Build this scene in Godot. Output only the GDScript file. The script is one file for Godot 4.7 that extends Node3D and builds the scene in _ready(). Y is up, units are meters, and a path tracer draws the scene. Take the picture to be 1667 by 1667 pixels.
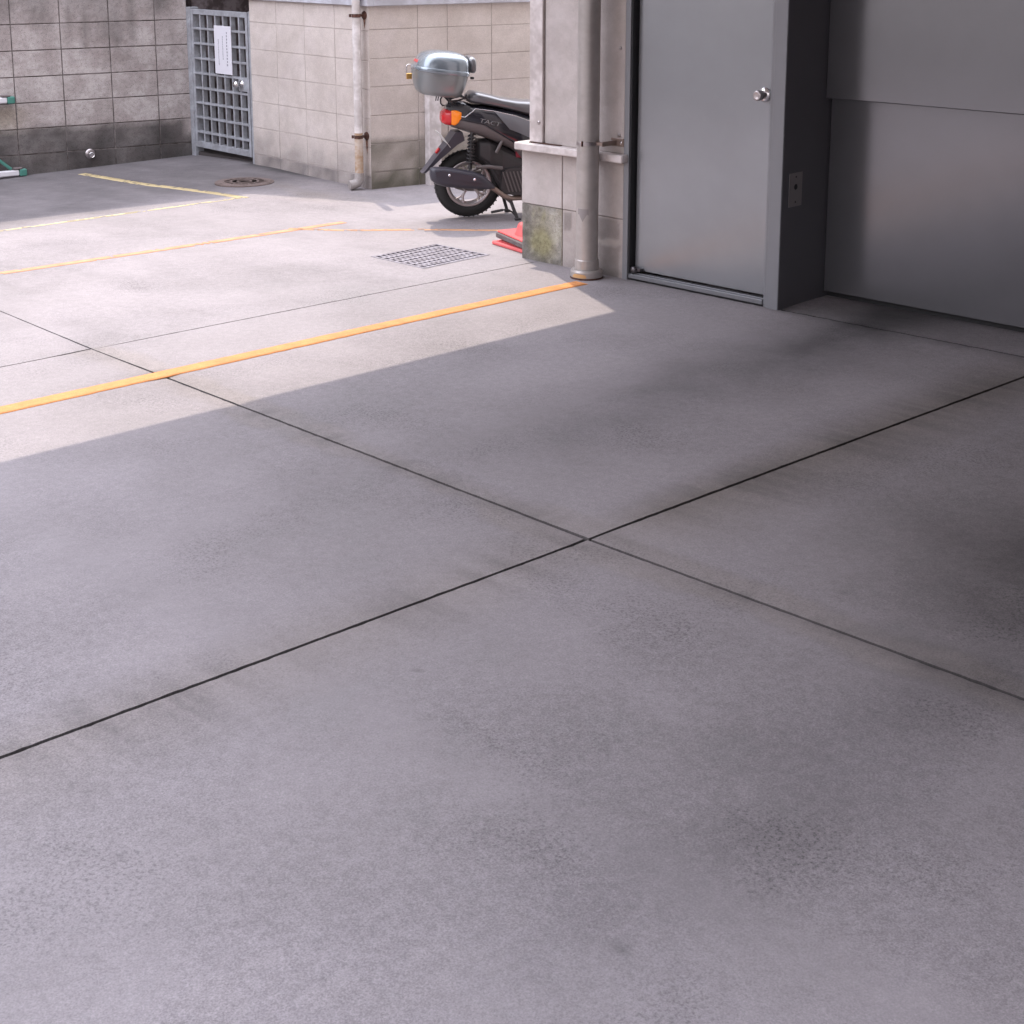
extends Node3D

# A small concrete car park beside a building: world x runs to the right along the door wall, -z runs into the yard, metres.

var noise_wide := FastNoiseLite.new()
var noise_mid := FastNoiseLite.new()
var noise_fine := FastNoiseLite.new()
var rng := RandomNumberGenerator.new()
var grain_shift := Vector2.ZERO
var M := {}


func _ready() -> void:
	rng.seed = 20240611
	# ---------- camera, sky, sun, exposure ----------
	var cam := Camera3D.new()
	cam.name = "camera"
	cam.position = Vector3(0, 1.72, 0)
	cam.rotation = Vector3(deg_to_rad(-12.0), deg_to_rad(44.4), 0)
	cam.projection = Camera3D.PROJECTION_FRUSTUM
	cam.near = 0.05
	cam.far = 400.0
	cam.size = 0.05 * 1667.0 / 2431.0
	cam.frustum_offset = Vector2(0, -0.05 * 416.75 / 2431.0)
	add_child(cam)
	cam.current = true

	var sky_look := ProceduralSkyMaterial.new()
	sky_look.sky_top_color = Color(0.66, 0.68, 0.78).linear_to_srgb()
	sky_look.sky_horizon_color = Color(0.92, 0.90, 0.95).linear_to_srgb()
	sky_look.sky_curve = 0.2
	sky_look.ground_bottom_color = Color(0.3, 0.29, 0.29).linear_to_srgb()
	sky_look.ground_horizon_color = Color(0.5, 0.5, 0.5).linear_to_srgb()
	sky_look.sky_energy_multiplier = 2.2
	var sky := Sky.new()
	sky.sky_material = sky_look
	var env := Environment.new()
	env.background_mode = Environment.BG_SKY
	env.sky = sky
	env.tonemap_mode = Environment.TONE_MAPPER_LINEAR
	env.tonemap_exposure = 1.03
	env.sdfgi_enabled = true
	env.ssao_enabled = true
	env.ssil_enabled = true
	var world := WorldEnvironment.new()
	world.name = "environment"
	world.environment = env
	add_child(world)

	var sun := DirectionalLight3D.new()
	sun.name = "sun"
	sun.light_energy = 1.1
	sun.light_color = Color(1.0, 0.95, 0.88)
	sun.light_angular_distance = 0.5
	sun.shadow_enabled = true
	# 67 degrees high; shadows fall towards (0.891, 0.453)
	sun.look_at_from_position(Vector3.ZERO, Vector3(0.891 * 0.4245, -1.0, 0.453 * 0.4245))
	add_child(sun)

	make_noises()
	make_materials()
	# ---------- structure ----------
	make_ground()
	make_markings()
	make_building()
	make_left_wall()
	make_cream_wall()
	make_surroundings()
	# ---------- things ----------
	make_gate()
	make_downpipe()
	make_white_pipe()
	make_white_post()
	make_scooter()
	make_stands()
	make_grate()
	make_manhole()
	make_barrier()
	make_plants()
	make_small_things()


# ---------------------------------------------------------------- noise and materials
func make_noises() -> void:
	for a in [[noise_wide, 7, 0.55, 4], [noise_mid, 21, 2.6, 4], [noise_fine, 5, 11.0, 3]]:
		var n: FastNoiseLite = a[0]
		n.seed = a[1]
		n.frequency = a[2]
		n.noise_type = FastNoiseLite.TYPE_SIMPLEX
		n.fractal_type = FastNoiseLite.FRACTAL_FBM
		n.fractal_octaves = a[3]


func tile(seed_: int, freq: float, octaves: int, size: int, kind := FastNoiseLite.TYPE_SIMPLEX) -> PackedByteArray:
	var n := FastNoiseLite.new()
	n.seed = seed_
	n.frequency = freq
	n.noise_type = kind
	n.fractal_type = FastNoiseLite.FRACTAL_FBM if octaves > 1 else FastNoiseLite.FRACTAL_NONE
	n.fractal_octaves = octaves
	if kind == FastNoiseLite.TYPE_CELLULAR:
		n.cellular_return_type = FastNoiseLite.RETURN_DISTANCE
	return n.get_seamless_image(size, size).get_data()


func rgb_texture(size: int, data: PackedByteArray) -> ImageTexture:
	return ImageTexture.create_from_image(Image.create_from_data(size, size, false, Image.FORMAT_RGB8, data))


func grain_texture(size: int, seed_: int, soft: float, clump_cut: int, clump_depth: float, tint: Color) -> ImageTexture:
	# fine mineral grain with darker specks and clumps
	var a := tile(seed_, 0.62, 2, size, FastNoiseLite.TYPE_VALUE)
	var b := tile(seed_ + 1, 0.11, 5, size)
	var c := tile(seed_ + 2, 0.02, 3, size)
	var out := PackedByteArray()
	out.resize(size * size * 3)
	var k := 0
	for i in size * size:
		var v := 232.0 + (a[i] - 128.0) * soft
		var t := b[i] * 0.8 + c[i] * 0.35 - 18.0
		if t > clump_cut:
			v -= minf((t - clump_cut) * clump_depth, 120.0)
		v = clampf(v, 30.0, 255.0)
		out[k] = int(minf(v * tint.r, 255.0))
		out[k + 1] = int(minf(v * tint.g, 255.0))
		out[k + 2] = int(minf(v * tint.b, 255.0))
		k += 3
	return rgb_texture(size, out)


func concrete_grain(size: int, seed_: int) -> ImageTexture:
	# cement grain, small dark pits everywhere and larger worn pits where the surface is rubbed away
	var a := tile(seed_, 0.71, 2, size, FastNoiseLite.TYPE_VALUE)
	var p := tile(seed_ + 1, 0.42, 2, size)
	var b := tile(seed_ + 2, 0.10, 5, size)
	var c := tile(seed_ + 3, 0.0019, 4, size)
	var w := tile(seed_ + 4, 0.03, 3, size)
	var out := PackedByteArray()
	out.resize(size * size * 3)
	var k := 0
	var most := 0
	var top := 0
	for i in size * size:
		var rub := clampf((c[i] - 110.0) / 110.0, 0.0, 1.0)
		rub *= 0.55 + 0.5 * rub
		if c[i] > most:
			most = c[i]
			top = i
		var v := 226.0 + (a[i] - 128.0) * 0.30 + (w[i] - 128.0) * 0.07
		var d := p[i] - 168.0
		if d > 0.0:
			v -= d * (0.35 + 0.35 * rub)
		d = b[i] - 174.0 + 20.0 * rub + (a[i] - 128.0) * 0.22
		if d > 0.0:
			v -= minf(d * 1.05, 55.0) * (0.3 + 0.7 * rub)
		var o := int(clampf(v, 20.0, 254.0))
		out[k] = o
		out[k + 1] = o
		out[k + 2] = o
		k += 3
	grain_shift = Vector2(float(top % size) / size + 2.3 / 3.3, float(top / size) / size + 1.12 / 3.3)
	return rgb_texture(size, out)


func blotch_texture(size: int, seed_: int, freq: float, low: Color, high: Color, streak := 1.0) -> ImageTexture:
	# wide soft stains between two sRGB colours
	var a := tile(seed_, freq, 5, size)
	var b := tile(seed_ + 9, freq * 4.0, 4, size)
	var out := PackedByteArray()
	out.resize(size * size * 3)
	var k := 0
	for i in size * size:
		var t := clampf((a[i] * 0.65 + b[i] * 0.35 - 128.0) / 110.0 * streak + 0.5, 0.0, 1.0)
		out[k] = int(255.0 * lerpf(low.r, high.r, t))
		out[k + 1] = int(255.0 * lerpf(low.g, high.g, t))
		out[k + 2] = int(255.0 * lerpf(low.b, high.b, t))
		k += 3
	return rgb_texture(size, out)


func mask_texture(size: int, seed_: int, freq: float, low: float, high: float) -> ImageTexture:
	var a := tile(seed_, freq, 5, size)
	var out := PackedByteArray()
	out.resize(size * size * 3)
	for i in size * size:
		var v := int(255.0 * lerpf(low, high, smoothstep(95.0, 185.0, float(a[i]))))
		out[i * 3] = v
		out[i * 3 + 1] = v
		out[i * 3 + 2] = v
	return rgb_texture(size, out)


func mat(c: Color, rough := 0.8, metal := 0.0, specular := 0.5) -> StandardMaterial3D:
	var m := StandardMaterial3D.new()
	m.albedo_color = c.linear_to_srgb()
	m.roughness = rough
	m.metallic = metal
	m.metallic_specular = specular
	m.cull_mode = BaseMaterial3D.CULL_DISABLED
	return m


func surface_mat(c: Color, rough: float, blotch: Texture2D, metres: float, grain: Texture2D, grain_metres: float, relief := 0.0, height: Texture2D = null) -> StandardMaterial3D:
	var m := mat(c, rough)
	m.albedo_texture = blotch
	m.uv1_triplanar = true
	m.uv1_world_triplanar = true
	m.uv1_scale = Vector3.ONE / metres
	if grain:
		m.detail_enabled = true
		m.detail_albedo = grain
		m.detail_blend_mode = BaseMaterial3D.BLEND_MODE_MUL
		m.detail_uv_layer = BaseMaterial3D.DETAIL_UV_2
		m.uv2_triplanar = true
		m.uv2_world_triplanar = true
		m.uv2_scale = Vector3.ONE / grain_metres
	if height:
		m.heightmap_enabled = true
		m.heightmap_texture = height
		m.heightmap_scale = relief
	m.vertex_color_use_as_albedo = true
	return m


func make_materials() -> void:
	var grain := concrete_grain(2048, 11)
	var grain_wall := grain_texture(512, 41, 0.5, 160, 1.6, Color(1, 1, 1))
	var grain_soft := grain_texture(512, 45, 0.3, 190, 0.6, Color(1, 1, 1))
	var stains := blotch_texture(2048, 3, 0.0035, Color(0.945, 0.93, 0.935), Color(1.0, 0.985, 0.995), 1.0)
	var mask := mask_texture(512, 17, 0.016, 0.75, 1.0)
	var c := mat(Color(0.37, 0.345, 0.35), 0.82)
	c.albedo_texture = stains
	c.detail_enabled = true
	c.detail_albedo = grain
	c.detail_mask = mask
	c.detail_blend_mode = BaseMaterial3D.BLEND_MODE_MUL
	c.detail_uv_layer = BaseMaterial3D.DETAIL_UV_2
	c.vertex_color_use_as_albedo = true
	M.concrete = c
	var soft := blotch_texture(512, 23, 0.008, Color(0.86, 0.85, 0.84), Color(1, 1, 1), 1.1)
	var mould := blotch_texture(1024, 29, 0.006, Color(0.62, 0.59, 0.58), Color(1, 1, 1), 1.5)
	M.old_block = surface_mat(Color(0.575, 0.52, 0.50), 0.95, blotch_texture(1024, 29, 0.006, Color(0.86, 0.845, 0.84), Color(1, 1, 1), 1.1), 2.3, grain_wall, 0.45)
	M.cream_block = surface_mat(Color(0.70, 0.622, 0.585), 0.85, blotch_texture(512, 23, 0.008, Color(0.93, 0.925, 0.92), Color(1, 1, 1), 1.0), 1.9, grain_soft, 0.5)
	M.mortar = surface_mat(Color(0.27, 0.235, 0.225), 0.95, mould, 1.3, grain_wall, 0.4)
	M.cream_mortar = surface_mat(Color(0.7, 0.625, 0.60), 0.9, soft, 1.3, grain_soft, 0.4)
	M.plaster = surface_mat(Color(0.64, 0.575, 0.55), 0.9, blotch_texture(512, 23, 0.008, Color(0.93, 0.925, 0.92), Color(1, 1, 1), 1.0), 1.4, grain_soft, 0.2)
	M.rough_base = surface_mat(Color(0.60, 0.56, 0.53), 0.95, soft, 0.9, grain_wall, 0.28)
	M.earth = mat(Color(0.05, 0.045, 0.045), 1.0)
	M.asphalt = surface_mat(Color(0.16, 0.155, 0.155), 0.95, soft, 4.0, grain_wall, 0.7)
	M.trim = surface_mat(Color(0.64, 0.58, 0.565), 0.6, soft, 1.1, null, 1.0)
	M.steel_grey = surface_mat(Color(0.52, 0.525, 0.58), 0.5, soft, 2.0, null, 1.0)
	M.ceiling = surface_mat(Color(0.8, 0.78, 0.77), 0.95, soft, 3.0, null, 1.0)
	M.house = surface_mat(Color(0.6, 0.57, 0.55), 0.9, soft, 3.0, null, 1.0)
	M.dark_house = surface_mat(Color(0.2, 0.165, 0.17), 0.9, mould, 1.7, null, 1.0)
	M.door = surface_mat(Color(0.325, 0.332, 0.348), 0.24, blotch_texture(512, 61, 0.006, Color(0.975, 0.975, 0.975), Color(1, 1, 1), 0.8), 2.2, null, 1.0)
	M.door.metallic = 0.5
	M.shutter = surface_mat(Color(0.228, 0.225, 0.238), 0.19, M.door.albedo_texture, 2.6, null, 1.0)
	M.shutter.metallic = 0.6
	M.frame = mat(Color(0.235, 0.236, 0.25), 0.4, 0.2)
	M.sill = mat(Color(0.2, 0.2, 0.212), 0.45, 0.3)
	M.jamb = mat(Color(0.12, 0.118, 0.128), 0.45)  # grey darkened for the unlit side of the recess, shade put into paint
	M.gasket = mat(Color(0.02, 0.02, 0.022), 0.6)
	M.chrome = mat(Color(0.75, 0.73, 0.73), 0.16, 1.0)
	M.worn_chrome = mat(Color(0.45, 0.41, 0.41), 0.35, 1.0)
	M.pipe = surface_mat(Color(0.46, 0.425, 0.405), 0.36, M.plaster.albedo_texture, 0.9, null, 1.0)
	M.pipe.metallic = 0.35
	M.rust = surface_mat(Color(0.12, 0.055, 0.04), 0.9, mould, 0.2, null, 1.0)
	M.white_pipe = surface_mat(Color(0.68, 0.64, 0.63), 0.5, soft, 0.7, null, 1.0)
	M.white_post = surface_mat(Color(0.66, 0.62, 0.62), 0.6, soft, 0.8, null, 1.0)
	M.gate = surface_mat(Color(0.335, 0.345, 0.375), 0.5, soft, 0.7, null, 1.0)
	M.green = mat(Color(0.06, 0.2, 0.16), 0.5)
	M.pale_plastic = mat(Color(0.62, 0.6, 0.62), 0.5)
	M.grate = surface_mat(Color(0.3, 0.28, 0.315), 0.55, soft, 0.5, null, 1.0)
	M.grate.metallic = 0.3
	M.iron = surface_mat(Color(0.22, 0.165, 0.15), 0.85, soft, 0.5, grain_wall, 0.3)
	M.red = mat(Color(0.75, 0.09, 0.09), 0.55)
	M.rubber = surface_mat(Color(0.17, 0.14, 0.14), 0.85, soft, 0.4, null, 1.0)
	# scooter
	M.navy = mat(Color(0.012, 0.012, 0.018), 0.18)
	M.navy.clearcoat_enabled = true
	M.navy.clearcoat = 0.6
	M.navy.clearcoat_roughness = 0.08
	M.black_plastic = mat(Color(0.028, 0.025, 0.027), 0.5)
	M.grey_plastic = mat(Color(0.11, 0.095, 0.095), 0.45)
	M.grey_paint = mat(Color(0.15, 0.15, 0.165), 0.3, 0.3)
	M.tyre = mat(Color(0.018, 0.017, 0.017), 0.8)
	M.rim = mat(Color(0.45, 0.4, 0.4), 0.35, 0.7)
	M.muffler = mat(Color(0.04, 0.037, 0.05), 0.42)
	M.seat = mat(Color(0.07, 0.068, 0.078), 0.3, 0.0, 0.9)
	M.seat.clearcoat_enabled = true
	M.seat.clearcoat = 0.7
	M.seat.clearcoat_roughness = 0.3
	M.silver = mat(Color(0.7, 0.7, 0.72), 0.25, 0.8)
	M.box_paint = mat(Color(0.225, 0.265, 0.30), 0.27, 0.55)
	M.box_paint.clearcoat_enabled = true
	M.box_paint.clearcoat = 0.8
	M.box_paint.clearcoat_roughness = 0.06
	M.box_base = mat(Color(0.25, 0.265, 0.272), 0.3, 0.5)
	M.red_lens = mat(Color(0.55, 0.025, 0.03), 0.15)
	M.amber_lens = mat(Color(0.95, 0.25, 0.01), 0.15)
	M.brass = mat(Color(0.7, 0.42, 0.14), 0.3, 0.9)
	M.brown_steel = mat(Color(0.3, 0.23, 0.2), 0.5, 0.7)


# ---------------------------------------------------------------- mesh helpers
func start() -> SurfaceTool:
	var st := SurfaceTool.new()
	st.begin(Mesh.PRIMITIVE_TRIANGLES)
	st.set_smooth_group(-1)
	st.set_color(Color.WHITE)
	return st


func tri(st: SurfaceTool, a: Vector3, b: Vector3, c: Vector3) -> void:
	st.add_vertex(a)
	st.add_vertex(c)
	st.add_vertex(b)


func quad(st: SurfaceTool, a: Vector3, b: Vector3, c: Vector3, d: Vector3) -> void:
	tri(st, a, b, c)
	tri(st, a, c, d)


func out_tri(st: SurfaceTool, a: Vector3, b: Vector3, c: Vector3, middle: Vector3) -> void:
	if (b - a).cross(c - a).dot((a + b + c) / 3.0 - middle) < 0.0:
		tri(st, a, c, b)
	else:
		tri(st, a, b, c)


func box(st: SurfaceTool, at: Vector3, size: Vector3, bevel := 0.004, turn := Basis()) -> void:
	# a box with chamfered edges
	var h := size / 2.0
	bevel = minf(bevel, minf(h.x, minf(h.y, h.z)) * 0.8)
	var p := func(s: Vector3, axis: int) -> Vector3:
		var v := Vector3(h.x - bevel, h.y - bevel, h.z - bevel)
		v[axis] = h[axis]
		return at + turn * (v * s)
	for axis in 3:
		var u := (axis + 1) % 3
		var w := (axis + 2) % 3
		for s in [-1.0, 1.0]:
			var q := []
			for k in [[-1, -1], [1, -1], [1, 1], [-1, 1]]:
				var sg := Vector3.ZERO
				sg[axis] = s
				sg[u] = k[0]
				sg[w] = k[1]
				q.append(p.call(sg, axis))
			out_tri(st, q[0], q[1], q[2], at)
			out_tri(st, q[0], q[2], q[3], at)
			for t in [-1.0, 1.0]:
				# the edge between face (axis, s) and face (u, t), along w
				var s1 := Vector3.ZERO
				s1[axis] = s
				s1[u] = t
				s1[w] = -1
				var s2 := s1
				s2[w] = 1
				out_tri(st, p.call(s1, axis), p.call(s2, axis), p.call(s2, u), at)
				out_tri(st, p.call(s1, axis), p.call(s2, u), p.call(s1, u), at)
	for x in [-1.0, 1.0]:
		for y in [-1.0, 1.0]:
			for z in [-1.0, 1.0]:
				var s := Vector3(x, y, z)
				out_tri(st, p.call(s, 0), p.call(s, 1), p.call(s, 2), at)


func span(st: SurfaceTool, lo: Vector3, hi: Vector3, bevel := 0.004) -> void:
	box(st, (lo + hi) / 2.0, (hi - lo).abs(), bevel)


func loft(st: SurfaceTool, rings: Array, closed := true, caps := true, smooth := 1) -> void:
	st.set_smooth_group(smooth)
	var n: int = rings[0].size()
	for j in rings.size() - 1:
		for i in (n if closed else n - 1):
			var k := (i + 1) % n
			quad(st, rings[j][i], rings[j][k], rings[j + 1][k], rings[j + 1][i])
	st.set_smooth_group(-1)
	if caps and closed:
		for e in [0, rings.size() - 1]:
			var m := Vector3.ZERO
			for q in rings[e]:
				m += q
			m /= n
			for i in n:
				tri(st, m, rings[e][(i + 1) % n], rings[e][i])


func tube(st: SurfaceTool, path: Array, r: float, sides := 10) -> void:
	var rings := []
	var side := Vector3.ZERO
	for i in path.size():
		var d: Vector3 = (path[mini(i + 1, path.size() - 1)] - path[maxi(i - 1, 0)]).normalized()
		if side == Vector3.ZERO:
			side = d.cross(Vector3.UP if absf(d.y) < 0.9 else Vector3.RIGHT).normalized()
		side = (side - d * side.dot(d)).normalized()
		var up := d.cross(side)
		var ring := PackedVector3Array()
		for k in sides:
			var a := TAU * k / sides
			ring.append(path[i] + (side * cos(a) + up * sin(a)) * r)
		rings.append(ring)
	loft(st, rings)


func lathe(st: SurfaceTool, profile: Array, sides: int, place: Transform3D, smooth := 1, caps := true) -> void:
	# profile: Vector2(radius, height) along the local y axis
	var rings := []
	for p in profile:
		var ring := PackedVector3Array()
		for k in sides:
			var a := TAU * k / sides
			ring.append(place * Vector3(p.x * cos(a), p.y, p.x * sin(a)))
		rings.append(ring)
	loft(st, rings, true, caps, smooth)


func prism(st: SurfaceTool, outline: PackedVector2Array, z0: float, z1: float, place := Transform3D()) -> void:
	var t := Geometry2D.triangulate_polygon(outline)
	for i in range(0, t.size(), 3):
		for z in [z0, z1]:
			var a := outline[t[i]]
			var b := outline[t[i + 1]]
			var c := outline[t[i + 2]]
			tri(st, place * Vector3(a.x, a.y, z), place * Vector3(b.x, b.y, z), place * Vector3(c.x, c.y, z))
	for i in outline.size():
		var a := outline[i]
		var b := outline[(i + 1) % outline.size()]
		quad(st, place * Vector3(a.x, a.y, z0), place * Vector3(b.x, b.y, z0), place * Vector3(b.x, b.y, z1), place * Vector3(a.x, a.y, z1))


func finish(st: SurfaceTool) -> ArrayMesh:
	st.generate_normals()
	st.index()
	return st.commit()


func obj(called: String, st: SurfaceTool, m: Material, parent: Node3D = null) -> MeshInstance3D:
	var o := MeshInstance3D.new()
	o.name = called
	o.mesh = finish(st)
	o.material_override = m
	(parent if parent else self).add_child(o, true)
	return o


func thing(called: String, label: String, category: String, at := Vector3.ZERO, turn := 0.0, group := "") -> Node3D:
	var o := Node3D.new()
	o.name = called
	o.position = at
	o.rotation.y = turn
	tag(o, label, category, group)
	add_child(o, true)
	return o


func tag(o: Node3D, label: String, category := "", group := "", kind := "") -> void:
	o.set_meta("label", label)
	if category:
		o.set_meta("category", category)
	if group:
		o.set_meta("group", group)
	if kind:
		o.set_meta("kind", kind)


# ---------------------------------------------------------------- the ground
func ground_height(x: float, z: float) -> float:
	# the yard falls a little towards the foot of the old wall
	var w := smoothstep(-8.3, -9.6, x)
	return w * (0.03 * minf(x + 9.5, 0.3) - 0.033 * (z + 6.83))


func line_a1(z: float) -> float:
	return -2.718 - (z + 3.094) * 0.0615


func line_a2(z: float) -> float:
	return -5.616 - (z + 3.159) * 0.0545


func line_b1(x: float) -> float:
	return -3.094 + maxf(x + 2.718, -2.898) * 0.0224 * float(x < -2.718) + minf(x + 5.616, 0.0) * 0.05


func bump(d: float, width: float) -> float:
	return exp(-(d / width) * (d / width))


func ground_tint(x: float, z: float) -> Color:
	var w := noise_wide.get_noise_2d(x * 1.3, z * 1.3)
	var m := noise_mid.get_noise_2d(x, z)
	var f := noise_fine.get_noise_2d(x, z)
	var v := 1.02 + 0.03 * w + 0.03 * m + 0.03 * f
	var warm := 0.0
	if x > -5.62:
		# two tyre tracks of ground-in dirt that lead to the shutter
		var rough := 0.9 + 0.3 * m + 0.15 * w
		var t := bump(x + 3.42 - 0.1 * w, 0.30) * smoothstep(-2.9, -4.6, z) * (0.75 + 0.5 * smoothstep(-4.8, -5.5, z)) * 0.5
		t += bump(x + 1.55 - 0.15 * w, 0.26) * smoothstep(-0.9, -2.0, z) * 0.24
		t += bump(x + 3.6 - 0.2 * w, 0.7) * smoothstep(-4.9, -3.6, z) * 0.05
		t += bump(x + 2.25, 0.25) * smoothstep(-1.6, -1.0, z) * 0.12
		v -= t * clampf(rough, 0.2, 1.5)
		# cement skin along the joints, with a tide mark at its edge
		var da := absf(x - line_a1(z)) + 0.035 * m
		var db := absf(z - line_b1(x)) + 0.035 * m
		var d := minf(da, db)
		var reach := 0.085 + 0.05 * w + 0.05 * smoothstep(0.5, 0.0, Vector2(x + 2.718, z + 3.094).length())
		var skin := smoothstep(reach + 0.02, reach - 0.03, d)
		warm += skin * 0.8
		v -= skin * 0.06 * (1.0 + m) + 0.05 * bump(d - reach, 0.016) * (1.0 + 1.5 * f)
		v -= 0.22 * bump(d, 0.013) * (0.8 + f)
		# water stains along the dark joint, and right edge shade painted in as a soft brownish patch
		var far_part := smoothstep(-3.2, -3.5, z) * smoothstep(-5.7, -5.3, z)
		var wet := smoothstep(0.055, 0.02, absf(x - line_a1(z)) + 0.05 * noise_mid.get_noise_2d(x * 1.5 + 4.0, z * 1.5) - 0.01) * far_part
		v -= 0.24 * wet
		warm += wet * 0.9
		var edge_shade := bump(x + 1.55 - 0.2 * w, 0.6) * bump(z + 4.1 + 0.3 * w, 0.95)
		v -= 0.38 * edge_shade * (0.95 + 0.3 * m)
		warm += 0.5 * edge_shade
		for spot in [[-1.29, -2.99, 0.028], [-2.47, -2.2, 0.012], [-2.33, -1.3, 0.014], [-1.47, -1.77, 0.02], [-1.98, -3.3, 0.016], [-2.9, -2.3, 0.014]]:
			v -= 0.28 * bump(Vector2(x - spot[0], (z - spot[1]) * 1.3).length(), spot[2])
		# grime along the door joint, and a darker floor strip at the shutter
		var dd := z + 5.80
		v -= 0.3 * bump(dd, 0.05) * (0.6 + m) + 0.26 * smoothstep(-5.7, -5.95, z) * smoothstep(-4.0, -3.6, x)
	else:
		# the older yard is weathered and blotchy, streaked along its length
		var s := noise_mid.get_noise_2d(x * 0.35 + 9.0, z * 1.4)
		var s2 := noise_wide.get_noise_2d(x * 1.1 + 30.0, z * 2.6)
		v += 0.09 * s + 0.06 * s2 + 0.06 * f - 0.045
		v -= 0.46 * smoothstep(-8.2, -8.9, x) + 0.0  # yard colour painted darker where the far shade lies, deepening it
		var moss := bump(x + 8.1, 0.5) * bump(z + 6.35, 0.22) * (0.7 + s)
		warm += 1.6 * moss
		v -= 0.12 * moss
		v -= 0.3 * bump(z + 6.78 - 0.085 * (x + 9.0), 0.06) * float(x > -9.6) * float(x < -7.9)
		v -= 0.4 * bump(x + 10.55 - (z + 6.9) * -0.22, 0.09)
	v = maxf(v, 0.18)
	return Color(v * (1.0 + 0.012 * warm), v * (1.0 - 0.012 * warm), v * (1.0 - 0.075 * warm))


func between(a: float, b: float, step: float, extra: Array = []) -> Array:
	var r := []
	var n := int(ceil(absf(b - a) / step))
	for i in n + 1:
		r.append(lerpf(a, b, float(i) / n))
	for e in extra:
		for i in r.size():
			if absf(r[i] - e) < step * 0.5:
				r[i] = e
	return r


func slab(xs: Array, zs: Array, left: Callable, right: Callable, near_: Callable, far_: Callable, hole := Rect2()) -> SurfaceTool:
	# a cast slab: a fine grid inside, its four edges on the joint lines, rounded over and 30 mm deep
	var st := SurfaceTool.new()
	st.begin(Mesh.PRIMITIVE_TRIANGLES)
	st.set_smooth_group(0)
	var nx := xs.size()
	var nz := zs.size()
	var grid := []
	for j in nz:
		var row := PackedVector3Array()
		for i in nx:
			var x: float = xs[i]
			var z: float = zs[j]
			if i == 0:
				x = left.call(z)
			if i == nx - 1:
				x = right.call(z)
			if j == 0:
				z = near_.call(x)
			if j == nz - 1:
				z = far_.call(x)
			row.append(Vector3(x, 0, z))
		grid.append(row)
	for j in nz:
		for i in nx:
			var v: Vector3 = grid[j][i]
			v.y = ground_height(v.x, v.z)
			if i == 0 or j == 0 or i == nx - 1 or j == nz - 1:
				v.y -= 0.0035
				var chip := 0.0012 + 0.0045 * maxf(0.0, noise_fine.get_noise_2d(v.x * 1.7 + 3.0 * i / nx, v.z * 1.7) - 0.12)
				if i == 0:
					v.x += chip
				elif i == nx - 1:
					v.x -= chip
				if j == 0:
					v.z -= chip
				elif j == nz - 1:
					v.z += chip
			grid[j][i] = v
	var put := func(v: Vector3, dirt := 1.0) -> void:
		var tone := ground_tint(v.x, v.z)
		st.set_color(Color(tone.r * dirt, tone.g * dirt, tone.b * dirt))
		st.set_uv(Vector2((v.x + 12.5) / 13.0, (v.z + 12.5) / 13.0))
		st.set_uv2(Vector2(v.x / 3.3, v.z / 3.3) + grain_shift)
		st.add_vertex(v)
	for j in nz - 1:
		for i in nx - 1:
			var a: Vector3 = grid[j][i]
			var c: Vector3 = grid[j + 1][i + 1]
			if hole.has_area() and hole.has_point(Vector2((a.x + c.x) / 2, (a.z + c.z) / 2)):
				continue
			for v in [a, grid[j][i + 1], c, a, c, grid[j + 1][i]]:
				put.call(v)
	st.set_smooth_group(-1)
	var rim := []
	for i in nx:
		rim.append(grid[0][i])
	for j in range(1, nz):
		rim.append(grid[j][nx - 1])
	for i in range(nx - 2, -1, -1):
		rim.append(grid[nz - 1][i])
	for j in range(nz - 2, -1, -1):
		rim.append(grid[j][0])
	for i in rim.size() - 1:
		var a: Vector3 = rim[i]
		var b: Vector3 = rim[i + 1]
		var dn := Vector3(0, 0.03, 0)
		for v in [a, b, b - dn, a, b - dn, a - dn]:
			put.call(v, 0.10 if v.y < minf(a.y, b.y) - 0.01 else 0.42)
	return st


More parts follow.
